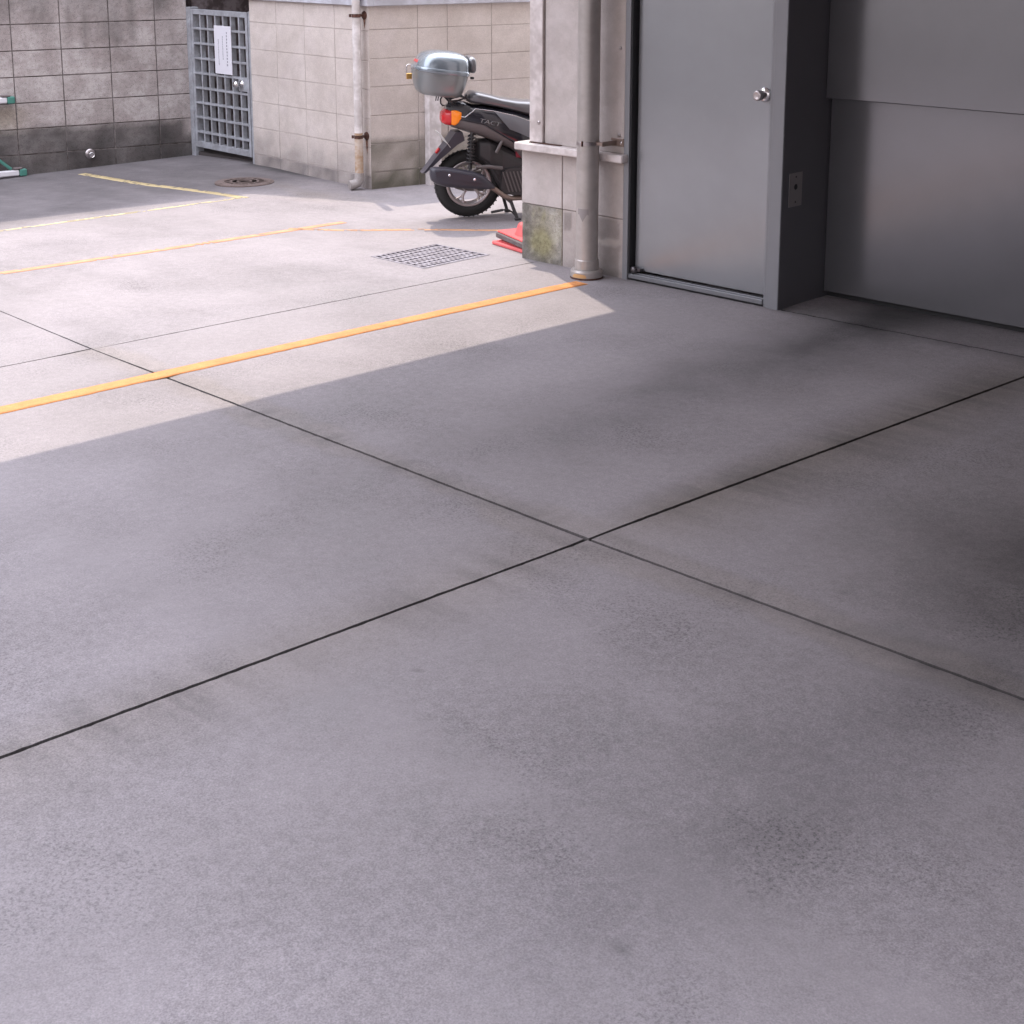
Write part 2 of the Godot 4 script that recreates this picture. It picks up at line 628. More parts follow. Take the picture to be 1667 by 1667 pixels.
func make_ground() -> void:
	var st := start()
	span(st, Vector3(-70, -0.4, -70), Vector3(70, -0.16, 70), 0.0)
	var base := obj("ground", st, M.asphalt)
	tag(base, "dark ground that lies under the concrete slabs and the street", "ground", "", "structure")
	var bed := start()
	span(bed, Vector3(-13.5, -0.155, -13.2), Vector3(6.4, -0.115, 3.4), 0.0)
	obj("slab_bed", bed, M.earth, base)
	var g := 0.0044
	var far_door := func(x: float) -> float: return -5.803 - 0.03 * smoothstep(-3.9, -2.7, x) + 0.006 * noise_mid.get_noise_2d(x * 4.0, 1.0)
	var pave := Node3D.new()
	pave.name = "pavement"
	tag(pave, "pale concrete slabs of the car park with narrow joints", "pavement", "", "structure")
	add_child(pave)
	# under the building, near the camera
	var b1_near := func(x: float) -> float: return line_b1(x) + g * (1.0 - 0.55 * smoothstep(-5.0, -5.7, x))
	var b1_far := func(x: float) -> float: return line_b1(x) - g * (1.0 - 0.55 * smoothstep(-5.0, -5.7, x))
	var a1_left := func(z: float) -> float: return line_a1(z) - g * (1.0 + 0.5 * smoothstep(-2.9, -3.6, z))
	var a1_right := func(z: float) -> float: return line_a1(z) + g
	var a2_left := func(z: float) -> float: return line_a2(z) - g * 0.5
	var a2_right := func(z: float) -> float: return line_a2(z) + g * 0.5
	var street := func(_x: float) -> float: return 0.9
	var side := func(_z: float) -> float: return 0.6
	obj("concrete_slab", slab(between(line_a1(-3.0) + 0.2, 0.6, 0.018), between(0.9, -3.06, 0.018), a1_right, side, street, b1_near), M.concrete, pave)
	obj("concrete_slab", slab(between(-5.5, line_a1(0.0) - 0.05, 0.022), between(0.9, -3.06, 0.022), a2_right, a1_left, street, b1_near), M.concrete, pave)
	obj("concrete_slab", slab(between(line_a1(-5.8) + 0.2, 0.6, 0.025), between(-3.14, -5.76, 0.022), a1_right, side, b1_far, far_door), M.concrete, pave)
	obj("concrete_slab", slab(between(-5.4, line_a1(-3.0) - 0.1, 0.025), between(-3.19, -5.76, 0.025), a2_right, a1_left, b1_far, far_door), M.concrete, pave)
	# the strip under the shutter
	var lip := func(x: float) -> float: return far_door.call(x) - 0.013
	var shut := func(_x: float) -> float: return -6.5
	obj("concrete_slab", slab(between(-3.9, 0.6, 0.04), between(-5.88, -6.5, 0.04), func(_z: float) -> float: return -4.9, side, lip, shut), M.concrete, pave)
	# the open yard
	var back := func(_x: float) -> float: return -13.0
	var edge := func(_z: float) -> float: return -13.0
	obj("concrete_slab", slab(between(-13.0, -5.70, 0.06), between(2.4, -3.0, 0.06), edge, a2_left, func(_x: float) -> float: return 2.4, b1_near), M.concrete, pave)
	var xs := between(-13.0, -5.60, 0.05, [-6.209, -5.766])
	var zs := between(-3.30, -8.0, 0.05, [-5.22, -5.72])
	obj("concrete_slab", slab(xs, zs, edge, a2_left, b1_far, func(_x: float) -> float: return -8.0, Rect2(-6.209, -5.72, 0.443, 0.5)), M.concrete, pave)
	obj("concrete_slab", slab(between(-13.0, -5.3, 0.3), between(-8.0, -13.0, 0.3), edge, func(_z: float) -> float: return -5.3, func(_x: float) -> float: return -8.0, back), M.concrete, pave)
	var road := start()
	span(road, Vector3(-60, -0.155, 3.42), Vector3(60, -0.03, 9.0), 0.0)
	tag(obj("road", road, M.asphalt), "grey asphalt street that passes behind the viewer", "road", "", "structure")


func marking(called: String, label: String, path: Array, width: float, c: Color, ragged: float, holes: float, seed_: int) -> void:
	# a painted line: a thin sheet 4 mm over the slab with ragged edges; worn lines have bare patches
	var st := start()
	st.set_smooth_group(0)
	var total := 0.0
	for i in path.size() - 1:
		total += path[i].distance_to(path[i + 1])
	var n := int(total / 0.02)
	var at := 0.0
	var seg := 0
	var gone := 0.0
	var before := []
	for k in n + 1:
		var want := total * k / n
		while seg < path.size() - 2 and want > at + path[seg].distance_to(path[seg + 1]):
			at += path[seg].distance_to(path[seg + 1])
			seg += 1
		var d: Vector2 = (path[seg + 1] - path[seg]).normalized()
		var p: Vector2 = path[seg] + d * (want - at)
		var side := Vector2(-d.y, d.x)
		var row := []
		for e: float in [-1.001, -1.0, -0.34, 0.34, 1.0, 1.001]:
			var w: float = width * 0.5 * e
			if absf(e) >= 1.0:
				w *= 1.0 + ragged * noise_fine.get_noise_2d(want * 1.1 + signf(e) * 40.0, seed_) * 2.0
			var q := p + side * w
			row.append(Vector3(q.x, ground_height(q.x, q.y) + (0.0018 if absf(e) <= 1.0 else -0.001), q.y))
		if before:
			for i in 5:
				var h := noise_mid.get_noise_2d(want * 0.9 + clampi(i - 1, 0, 2) * 5.0, seed_ * 3.7) * 0.6 + noise_fine.get_noise_2d(want * 1.3, clampi(i - 1, 0, 2) * 3.0 + seed_) * 0.7
				if h > 0.62 - holes:
					gone += 1
					continue
				var f := 0.97 + 0.07 * noise_fine.get_noise_2d(p.x, p.y)
				st.set_color(Color(f, f, f))
				quad(st, before[i], before[i + 1], row[i + 1], row[i])
		before = row
	var m := surface_mat(c, 0.75, M.plaster.albedo_texture, 0.6, M.cream_block.detail_albedo, 0.6)
	tag(obj(called, st, m), label, "painted line", "", "structure")


func make_markings() -> void:
	marking("painted_line", "broad orange painted line running from the downpipe across the sunlit concrete", [Vector2(-5.34, 2.2), Vector2(-5.19, -1.0), Vector2(-5.085, -2.466), Vector2(-5.015, -4.272), Vector2(-4.96, -5.36), Vector2(-4.945, -5.56)], 0.088, Color(0.86, 0.35, 0.115), 0.035, -0.4, 3)
	marking("painted_line", "thin faded orange line in the middle of the sunlit yard", [Vector2(-7.72, 2.2), Vector2(-7.40, -2.0), Vector2(-7.27, -3.583), Vector2(-7.182, -4.66), Vector2(-7.107, -5.77)], 0.062, Color(0.74, 0.36, 0.2), 0.07, 0.16, 11)
	marking("painted_line", "faint orange line slanting under the parked scooter", [Vector2(-7.18, -5.40), Vector2(-6.905, -5.60), Vector2(-6.55, -5.98), Vector2(-6.137, -6.343), Vector2(-5.75, -6.70)], 0.04, Color(0.72, 0.38, 0.2), 0.1, 0.3, 23)
	marking("painted_line", "worn thin yellow line with gaps along the edge of the far shade", [Vector2(-8.7, 2.2), Vector2(-8.44, -2.6), Vector2(-8.368, -4.144), Vector2(-8.331, -5.186), Vector2(-8.30, -5.90)], 0.034, Color(0.72, 0.61, 0.36), 0.09, 0.42, 37)
	marking("painted_line", "yellow line leading from the old block wall to the yard corner", [Vector2(-10.37, -5.836), Vector2(-9.29, -5.80), Vector2(-8.27, -5.862)], 0.066, Color(0.66, 0.53, 0.29), 0.06, 0.14, 51)


# ---------------------------------------------------------------- the building with door and shutter
func face_panel(st: SurfaceTool, lo: Vector3, hi: Vector3, step: float, tint: Callable) -> void:
	# a wall panel: chamfered front (facing +z) of many small quads that carry stains, and plain sides
	var nx := maxi(2, int((hi.x - lo.x) / step))
	var ny := maxi(2, int((hi.y - lo.y) / step))
	var b := 0.003
	var p := func(i: int, j: int) -> Vector3:
		return Vector3(lerpf(lo.x + b, hi.x - b, float(i) / nx), lerpf(lo.y + b, hi.y - b, float(j) / ny), hi.z)
	st.set_smooth_group(-1)
	for j in ny:
		for i in nx:
			for v in [p.call(i, j), p.call(i + 1, j + 1), p.call(i + 1, j), p.call(i, j), p.call(i, j + 1), p.call(i + 1, j + 1)]:
				st.set_color(tint.call(v.x, v.y))
				st.add_vertex(v)
	var o := [Vector3(lo.x, lo.y, hi.z - b), Vector3(hi.x, lo.y, hi.z - b), Vector3(hi.x, hi.y, hi.z - b), Vector3(lo.x, hi.y, hi.z - b)]
	var q := [p.call(0, 0), p.call(nx, 0), p.call(nx, ny), p.call(0, ny)]
	for k in 4:
		var l := (k + 1) % 4
		var back := Vector3(0, 0, hi.z - b - lo.z)
		var e := [o[k], o[l], q[l], q[k], o[k] - back, o[l] - back, o[l], o[k]]
		for i in [0, 2, 1, 0, 3, 2, 4, 6, 5, 4, 7, 6]:
			st.set_color(tint.call(e[i].x, e[i].y))
			st.add_vertex(e[i])


func plaster_tint(x: float, y: float) -> Color:
	var v := 1.0 + 0.06 * noise_mid.get_noise_2d(x * 0.7, y * 0.3)
	var warm := smoothstep(-5.0, -4.86, x) * 0.5 + 0.3 * noise_mid.get_noise_2d(x * 2.0, y * 0.4 + 7.0)
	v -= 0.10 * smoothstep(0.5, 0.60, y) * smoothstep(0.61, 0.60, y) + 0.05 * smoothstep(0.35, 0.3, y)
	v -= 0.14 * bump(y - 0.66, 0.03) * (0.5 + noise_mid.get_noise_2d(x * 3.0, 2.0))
	return Color(v, v * (1.0 - 0.015 * warm), v * (1.0 - 0.06 * warm))


func base_tint(x: float, y: float) -> Color:
	# bare foot of the wall: moss at its left end, damp squares at its right
	var m := noise_mid.get_noise_2d(x * 1.5, y * 1.5)
	var f := noise_fine.get_noise_2d(x * 1.4, y * 1.4)
	if x < -5.297:
		var v := 0.86 + 0.25 * m + 0.25 * f
		var drip := 0.5 + 0.5 * noise_fine.get_noise_2d(x * 2.5, y * 0.4)
		v *= lerpf(1.0, 0.55 + 0.25 * f, bump(x + 5.57, 0.05) + 0.6 * bump(y, 0.05))
		v = clampf(v, 0.42, 1.0)
		var moss := clampf(bump(x + 5.46, 0.09) * (bump(y - 0.10, 0.09) * 1.4 + bump(y - 0.27, 0.06) * drip) + 0.4 * m, 0.0, 1.0)
		return Color(v * lerpf(1.0, 0.74, moss), v * lerpf(1.0, 0.74, moss), v * lerpf(0.96, 0.46, moss))
	var w := 0.93 + 0.08 * m
	var damp := 0.0
	if x > -5.29 and x < -5.235:
		damp = smoothstep(0.19, 0.21, y + 0.02 * f) * smoothstep(0.30, 0.285, y)
	if x > -5.09:
		var r := smoothstep(-4.885, -4.90, x + 0.02 * f)
		damp = r * maxf(smoothstep(0.19, 0.205, y + 0.02 * m) * smoothstep(0.31, 0.29, y), smoothstep(0.165, 0.15, y + 0.03 * m))
	w -= 0.36 * clampf(damp, 0.0, 1.0) * (0.85 + 0.5 * m)
	w -= 0.2 * bump(y, 0.03)
	return Color(w, w * 0.985, w * 0.97)


func make_building() -> void:
	var o := thing("parking_building", "cream walled building with grey metal door and shutter, standing on posts over the car park", "building", Vector3(-5.5, 0, -5.79))
	var at := func(called: String, st: SurfaceTool, m: Material, label := "", parent: Node3D = null) -> MeshInstance3D:
		var p := obj(called, st, m, parent if parent else o)
		if parent == null:
			p.position = -o.position
		if label:
			p.set_meta("label", label)
		return p
	# ---- wall with the ledge, left of the door
	for a in [[-5.596, -5.299], [-5.294, -4.872]]:
		var st := start()
		face_panel(st, Vector3(a[0], 0.309, -6.1), Vector3(a[1], 0.604, -5.79), 0.03, plaster_tint)
		at.call("wall_panel", st, M.plaster)
		st = start()
		face_panel(st, Vector3(a[0], -0.1, -6.1), Vector3(a[1], 0.306, -5.792), 0.014, base_tint)
		at.call("wall_base", st, M.rough_base if a[0] < -5.5 else M.plaster, "mossy bare foot of the wall" if a[0] < -5.5 else "damp stained foot of the wall behind the downpipe")
	var st := start()
	face_panel(st, Vector3(-5.425, 0.647, -6.1), Vector3(-4.872, 2.86, -5.79), 0.05, plaster_tint)
	at.call("upper_wall", st, M.plaster)
	st = start()
	span(st, Vector3(-5.606, 0.605, -6.1), Vector3(-4.842, 0.646, -5.738), 0.005)
	at.call("ledge", st, M.trim)
	st = start()
	span(st, Vector3(-5.526, 0.652, -6.1), Vector3(-5.431, 2.86, -5.776), 0.003)
	at.call("corner_trim", st, M.trim)
	st = start()
	span(st, Vector3(-5.526, 0.6465, -5.90), Vector3(-5.30, 0.652, -5.772), 0.001)
	at.call("sealant", st, M.rust)
	for p in [Vector3(-5.455, 0.76, -5.776), Vector3(-4.905, 1.18, -5.79), Vector3(-4.905, 0.74, -5.79)]:
		st = start()
		lathe(st, [Vector2(0.010, 0), Vector2(0.010, 0.003), Vector2(0.004, 0.006)], 10, Transform3D(Basis(Vector3.RIGHT, PI / 2), p))
		at.call("screw", st, M.worn_chrome)
	# ---- door
	st = start()
	span(st, Vector3(-4.868, -0.01, -5.86), Vector3(-4.834, 2.35, -5.783), 0.002)
	span(st, Vector3(-3.972, -0.01, -5.86), Vector3(-3.906, 2.35, -5.783), 0.002)
	span(st, Vector3(-4.0, -0.01, -5.86), Vector3(-3.974, 2.3, -5.800), 0.002)
	span(st, Vector3(-4.834, 2.28, -5.86), Vector3(-3.972, 2.35, -5.783), 0.002)
	at.call("door_frame", st, M.frame)
	st = start()
	span(st, Vector3(-4.8335, 0.03, -5.86), Vector3(-4.826, 2.28, -5.79), 0.001)
	at.call("door_gasket", st, M.gasket)
	st = start()
	span(st, Vector3(-4.834, 0.006, -5.86), Vector3(-4.0, 0.03, -5.792), 0.003)
	span(st, Vector3(-4.834, 0.03, -5.815), Vector3(-4.0, 0.036, -5.806), 0.002)
	at.call("threshold", st, M.sill)
	st = start()
	span(st, Vector3(-4.85, -0.02, -5.85), Vector3(-3.98, 0.004, -5.81), 0.001)
	at.call("threshold_gap", st, M.gasket)
	st = start()
	span(st, Vector3(-4.819, 0.045, -5.868), Vector3(-4.003, 2.27, -5.829), 0.003)
	var door: MeshInstance3D = at.call("door", st, M.door, "smooth grey metal door")
	var knob := start()
	var turn := Transform3D(Basis(Vector3.RIGHT, PI / 2), Vector3(-4.048, 1.005, -5.829))
	lathe(knob, [Vector2(0.036, 0), Vector2(0.036, 0.004), Vector2(0.031, 0.011), Vector2(0.02, 0.015)], 32, turn)
	at.call("knob_plate", knob, M.chrome, "", door)
	knob = start()
	lathe(knob, [Vector2(0.011, 0.01), Vector2(0.011, 0.03), Vector2(0.024, 0.038), Vector2(0.025, 0.062), Vector2(0.022, 0.069), Vector2(0.015, 0.07), Vector2(0.009, 0.066), Vector2(0.006, 0.066)], 32, turn)
	at.call("door_knob", knob, M.worn_chrome, "", door)
	st = start()
	lathe(st, [Vector2(0.019, 0), Vector2(0.021, 0.006), Vector2(0.021, 0.022), Vector2(0.016, 0.03)], 20, Transform3D(Basis(), Vector3(-4.802, 0.038, -5.805)))
	span(st, Vector3(-4.815, 0.044, -5.83), Vector3(-4.76, 0.062, -5.80), 0.003)
	at.call("pivot_hinge", st, mat(Color(0.12, 0.11, 0.115), 0.3, 0.8))
	# ---- side of the shutter recess, with a lock plate
	st = start()
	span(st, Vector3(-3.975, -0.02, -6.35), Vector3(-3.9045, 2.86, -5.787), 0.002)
	var jamb: MeshInstance3D = at.call("shutter_jamb", st, M.jamb, "side of the shutter recess, its shade put into a darker grey")
	st = start()
	span(st, Vector3(-3.905, 0.484, -5.948), Vector3(-3.9025, 0.645, -5.840), 0.001)
	at.call("lock_plate", st, mat(Color(0.3, 0.28, 0.275), 0.4, 0.3), "", jamb)
	st = start()
	lathe(st, [Vector2(0.014, 0), Vector2(0.012, 0.002), Vector2(0.003, 0.002)], 16, Transform3D(Basis(Vector3.FORWARD, PI / 2), Vector3(-3.9024, 0.577, -5.894)))
	at.call("keyhole", st, M.gasket, "", jamb)
	for y in [0.505, 0.625]:
		st = start()
		lathe(st, [Vector2(0.005, 0), Vector2(0.004, 0.0015)], 10, Transform3D(Basis(Vector3.FORWARD, PI / 2), Vector3(-3.9024, y, -5.894)))
		at.call("lock_screw", st, M.gasket, "", jamb)
	# ---- shutter
	st = start()
	span(st, Vector3(-3.9, 0.030, -6.22), Vector3(0.58, 0.995, -6.165), 0.003)
	at.call("shutter_panel", st, M.shutter, "lower grey metal panel of the shutter")
	st = start()
	span(st, Vector3(-3.902, 0.978, -6.16), Vector3(0.58, 1.93, -6.115), 0.004)
	at.call("shutter_panel", st, M.shutter, "upper grey metal panel, proud of the lower one")
	st = start()
	span(st, Vector3(-3.902, 1.915, -6.11), Vector3(0.58, 2.86, -6.065), 0.004)
	at.call("shutter_panel", st, M.shutter)
	st = start()
	span(st, Vector3(-3.9, -0.02, -6.24), Vector3(0.58, 0.04, -6.205), 0.002)
	at.call("shutter_gap_shade", st, M.gasket)  # black strip added to keep the gap under the shutter dark
	# ---- the storeys over the car park, and what closes it off
	st = start()
	var plan := PackedVector2Array([Vector2(-5.495, 6.3), Vector2(7.0, 6.3), Vector2(7.0, 0.82), Vector2(-5.718, 0.82)])
	var lay := Transform3D(Basis(Vector3.RIGHT, -PI / 2), Vector3.ZERO)
	prism(st, plan, 2.86, 3.2, lay)
	at.call("ceiling_slab", st, M.ceiling)
	st = start()
	prism(st, plan, 3.202, 6.6, lay)
	at.call("upper_storeys", st, M.house)
	st = start()
	span(st, Vector3(-5.5, -0.1, -12.0), Vector3(7.0, 6.6, -6.36), 0.01)
	at.call("rear_block", st, M.house)
	st = start()
	span(st, Vector3(0.62, -0.1, -6.35), Vector3(0.9, 2.86, 1.3), 0.005)
	at.call("side_wall", st, M.dark_house)
	st = start()
	span(st, Vector3(-1.36, -0.1, -4.75), Vector3(-0.76, 2.86, -4.05), 0.01)
	at.call("added_column", st, M.dark_house)  # unseen pillar added to shade the floor at the right edge
	st = start()
	span(st, Vector3(-4.872, 2.35, -6.1), Vector3(-3.904, 2.86, -5.79), 0.004)
	at.call("wall_over_door", st, M.plaster)


# ---------------------------------------------------------------- block walls
func block(st: SurfaceTool, s0: float, s1: float, y0: float, y1: float, proud: float, tint: Callable, g := 0.0035) -> void:
	# one concrete block: its face stands 5 mm in front of the mortar
	var b := 0.0025
	var nx := 6 if s1 - s0 > 0.25 else 3
	var ny := 4
	var p := func(i: int, j: int) -> Vector3:
		return Vector3(lerpf(s0 + g + b, s1 - g - b, float(i) / nx), lerpf(y0 + g + b, y1 - g - b, float(j) / ny), proud)
	st.set_smooth_group(-1)
	for j in ny:
		for i in nx:
			for v in [p.call(i, j), p.call(i + 1, j + 1), p.call(i + 1, j), p.call(i, j), p.call(i, j + 1), p.call(i + 1, j + 1)]:
				st.set_color(tint.call(v.x, v.y))
				st.add_vertex(v)
	var q := [p.call(0, 0), p.call(nx, 0), p.call(nx, ny), p.call(0, ny)]
	var o := [Vector3(s0 + g, y0 + g, proud - b), Vector3(s1 - g, y0 + g, proud - b), Vector3(s1 - g, y1 - g, proud - b), Vector3(s0 + g, y1 - g, proud - b)]
	for k in 4:
		var l := (k + 1) % 4
		var back := Vector3(0, 0, 0.012)
		var e := [o[k], o[l], q[l], q[k], o[k] - back, o[l] - back, o[l], o[k]]
		for i in [0, 2, 1, 0, 3, 2, 4, 6, 5, 4, 7, 6]:
			st.set_color(tint.call(e[i].x, e[i].y) * 0.9)
			st.add_vertex(e[i])


func old_tint(s: float, y: float) -> Color:
	var m := noise_mid.get_noise_2d(s * 1.1 + 50.0, y * 0.8)
	var w := noise_wide.get_noise_2d(s * 2.2 + 20.0, y * 1.6)
	var drip := noise_mid.get_noise_2d(s * 3.0 + 11.0, y * 0.25)
	var v := 1.05 + 0.07 * w + 0.09 * m
	v -= smoothstep(0.75, 1.25, y + 0.35 * w + 0.25 * drip) * (0.48 + 0.22 * m)
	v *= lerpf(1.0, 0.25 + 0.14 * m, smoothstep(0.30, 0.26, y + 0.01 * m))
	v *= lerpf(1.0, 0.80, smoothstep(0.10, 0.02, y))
	if s > -0.30:
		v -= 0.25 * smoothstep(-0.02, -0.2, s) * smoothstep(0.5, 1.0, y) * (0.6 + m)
	v = lerpf(v, 1.05, smoothstep(-0.09, -0.02, s) * smoothstep(0.1, 0.2, y))
	var brown := bump(s + 1.5, 0.16) * smoothstep(0.5, 0.42, y) * smoothstep(0.2, 0.35, y)
	v -= 0.22 * brown
	v = maxf(v, 0.14)
	return Color(v, v * (0.985 - 0.02 * brown), v * (0.985 - 0.14 * brown))


func cream_tint(s: float, y: float) -> Color:
	var m := noise_mid.get_noise_2d(s + 80.0, y)
	var v := 1.0 + 0.035 * m
	return Color(v, v, v)


func cream_tint_gate(s: float, y: float) -> Color:
	var m := noise_mid.get_noise_2d(s * 1.6 + 120.0, y * 1.2)
	var c := cream_tint(s, y)
	var dirt := smoothstep(0.30, 0.08, y + 0.12 * m) * 0.28
	if y < 0.085:
		dirt = 0.48 + 0.28 * m
	return Color(c.r * (1.0 - dirt), c.g * (1.0 - dirt * 1.0), c.b * (0.985 - dirt * 0.95))


func cream_tint_side(s: float, y: float) -> Color:
	var m := noise_mid.get_noise_2d(s * 1.4 + 160.0, y * 0.6)
	var f := noise_fine.get_noise_2d(s + 60.0, y * 0.5)
	var c := cream_tint(s, y)
	var dirt := 0.0
	if y < 0.322:
		dirt = 0.46 + 0.25 * m + 0.14 * f + 0.2 * smoothstep(0.2, 0.0, y)
	if y < 0.122:
		dirt += 0.1 + 0.25 * f
	dirt = clampf(dirt, 0.0, 0.8)
	return Color(c.r * (1.0 - dirt), c.g * (1.0 - dirt * 0.99), c.b * (0.98 - dirt * 1.02))


func wall_angle(a: Vector2, b: Vector2) -> float:
	return atan2(-(b.y - a.y), b.x - a.x)


func make_left_wall() -> void:
	var a := Vector2(-10.436, -6.893)
	var o := thing("old_block_wall", "weathered grey block wall with mouldy top and dark damp foot, left of the lattice gate", "wall", Vector3(a.x, 0, a.y), wall_angle(Vector2(-10.776, -5.368), a))
	var st := start()
	span(st, Vector3(-9.4, -0.3, -0.11), Vector3(-0.002, 1.88, -0.006), 0.0)
	obj("mortar", st, M.mortar, o)
	var ss := [0.0, -0.27, -0.645, -1.03, -1.405, -1.79, -2.18, -2.57, -2.96, -3.35, -3.74, -4.13, -4.52, -4.91, -5.3, -5.69, -6.08, -6.47, -6.86, -7.25, -7.64, -8.03, -8.42, -8.81, -9.2]
	var ys := [-0.3, 0.08, 0.28, 0.48, 0.68, 0.88, 1.08, 1.28, 1.48, 1.68, 1.88]
	for j in ys.size() - 1:
		for i in ss.size() - 1:
			st = start()
			block(st, ss[i + 1], ss[i], ys[j], ys[j + 1], rng.randf_range(-0.001, 0.0015), old_tint)
			obj("footing_block" if j == 0 else "concrete_block", st, M.old_block, o)
	st = start()
	span(st, Vector3(-9.4, 1.885, -0.13), Vector3(0.0, 1.95, 0.02), 0.006)
	obj("coping", st, M.old_block, o)


func make_cream_wall() -> void:
	var a := Vector2(-9.523, -6.831)
	var b := Vector2(-7.934, -6.696)
	var c := Vector2(-7.646, -7.999)
	var o := thing("cream_block_wall", "cream painted block wall with mouldy foot and grey metal top, behind the white pipe", "wall", Vector3(b.x, 0, b.y), wall_angle(a, b))
	# the run beside the gate, in the axes of that run: its right end, the corner, is the origin
	var length := a.distance_to(b)
	var st := start()
	span(st, Vector3(-length + 0.03, -0.2, -0.11), Vector3(-0.004, 1.75, -0.004), 0.0)
	obj("mortar", st, M.cream_mortar, o)
	var ss := [0.03, 0.41, 0.79, 1.18, 1.50, length]
	var ys := [-0.2, 0.088, 0.294, 0.494, 0.697, 0.893, 1.098, 1.285, 1.485, 1.685]
	for j in ys.size() - 1:
		for i in ss.size() - 1:
			st = start()
			block(st, ss[i] - length, ss[i + 1] - length, ys[j], ys[j + 1], rng.randf_range(-0.0005, 0.001), func(s, y): return cream_tint_gate(s, y), 0.0014)
			obj("footing_block" if j == 0 else "concrete_block", st, M.cream_block, o)
	# the run that turns back from the corner
	var side := Node3D.new()
	side.name = "side_run"
	side.rotation.y = wall_angle(b, c) - wall_angle(a, b)
	o.add_child(side)
	st = start()
	span(st, Vector3(0.004, -0.2, -0.11), Vector3(4.0, 1.75, -0.004), 0.0)
	obj("mortar", st, M.cream_mortar, side)
	var ts := [0.0, 0.385, 0.627, 0.998, 1.37, 1.75, 2.14, 2.53, 2.92, 3.31, 3.7]
	var yt := [-0.2, 0.12, 0.316, 0.516, 0.715, 0.908, 1.108, 1.285, 1.485, 1.685]
	for j in yt.size() - 1:
		for i in ts.size() - 1:
			st = start()
			block(st, ts[i], ts[i + 1], yt[j], yt[j + 1], rng.randf_range(-0.0005, 0.001), func(s, y): return cream_tint_side(s, y), 0.0016)
			obj("footing_block" if j == 0 else "concrete_block", st, M.cream_block, side)
	# folded metal capping over both runs
	st = start()
	span(st, Vector3(-length - 0.04, 1.268, -0.14), Vector3(0.028, 1.56, 0.028), 0.004)
	obj("metal_capping", st, M.steel_grey, o)
	st = start()
	span(st, Vector3(0.03, 1.2685, -0.14), Vector3(4.0, 1.561, 0.028), 0.004)
	obj("metal_capping", st, M.steel_grey, side)
	# rust runs under the pipe brackets are in the brackets' own builder


func make_surroundings() -> void:
	# the neighbour's house behind both walls; it keeps the sun off the back of the yard
	var o := thing("neighbour_house", "tall house behind the old block wall and the lattice gate", "house", Vector3(-11.2, 0, -7.4))
	var st := start()
	prism(st, PackedVector2Array([Vector2(-13.4, 5.6), Vector2(-18, 5.6), Vector2(-18, -7.6), Vector2(-10.83, -7.6), Vector2(-10.61, -7.02)].map(func(v): return Vector2(v.x, -v.y))), 0.0, 5.9, Transform3D(Basis(Vector3.RIGHT, -PI / 2), Vector3.ZERO))
	var w := obj("wall", st, M.house, o)
	w.position = -o.position
	st = start()
	prism(st, PackedVector2Array([Vector2(-10.85, 1.75), Vector2(-10.85, 5.9), Vector2(-8.5, 3.1), Vector2(-8.3, 1.75)]), -12.0, -7.03)
	w = obj("gable", st, M.house, o)
	w.position = -o.position
	st = start()
	span(st, Vector3(-10.8, -0.1, -12.0), Vector3(-8.6, 1.74, -8.5), 0.0)
	w = obj("passage_wall", st, M.dark_house, o)
	w.position = -o.position
	st = start()
	span(st, Vector3(-10.60, -0.1, -8.4), Vector3(-10.52, 1.74, -7.0), 0.0)
	w = obj("passage_side", st, M.dark_house, o)
	w.position = -o.position
	st = start()
	span(st, Vector3(-10.5, -0.05, -8.5), Vector3(-9.50, 0.006, -6.915), 0.002)
	w = obj("added_dark_floor", st, mat(Color(0.06, 0.05, 0.05), 0.95), o)  # dark sheet added over the slab to blacken the gap under the gate
	w.position = -o.position
	# across the street
	var f := thing("street_building", "plain pale building on the other side of the street", "building", Vector3(0, 0, 12))
	st = start()
	span(st, Vector3(-22, -0.1, 10.5), Vector3(16, 7.0, 18), 0.02)
	w = obj("wall", st, M.house, f)
	w.position = -f.position


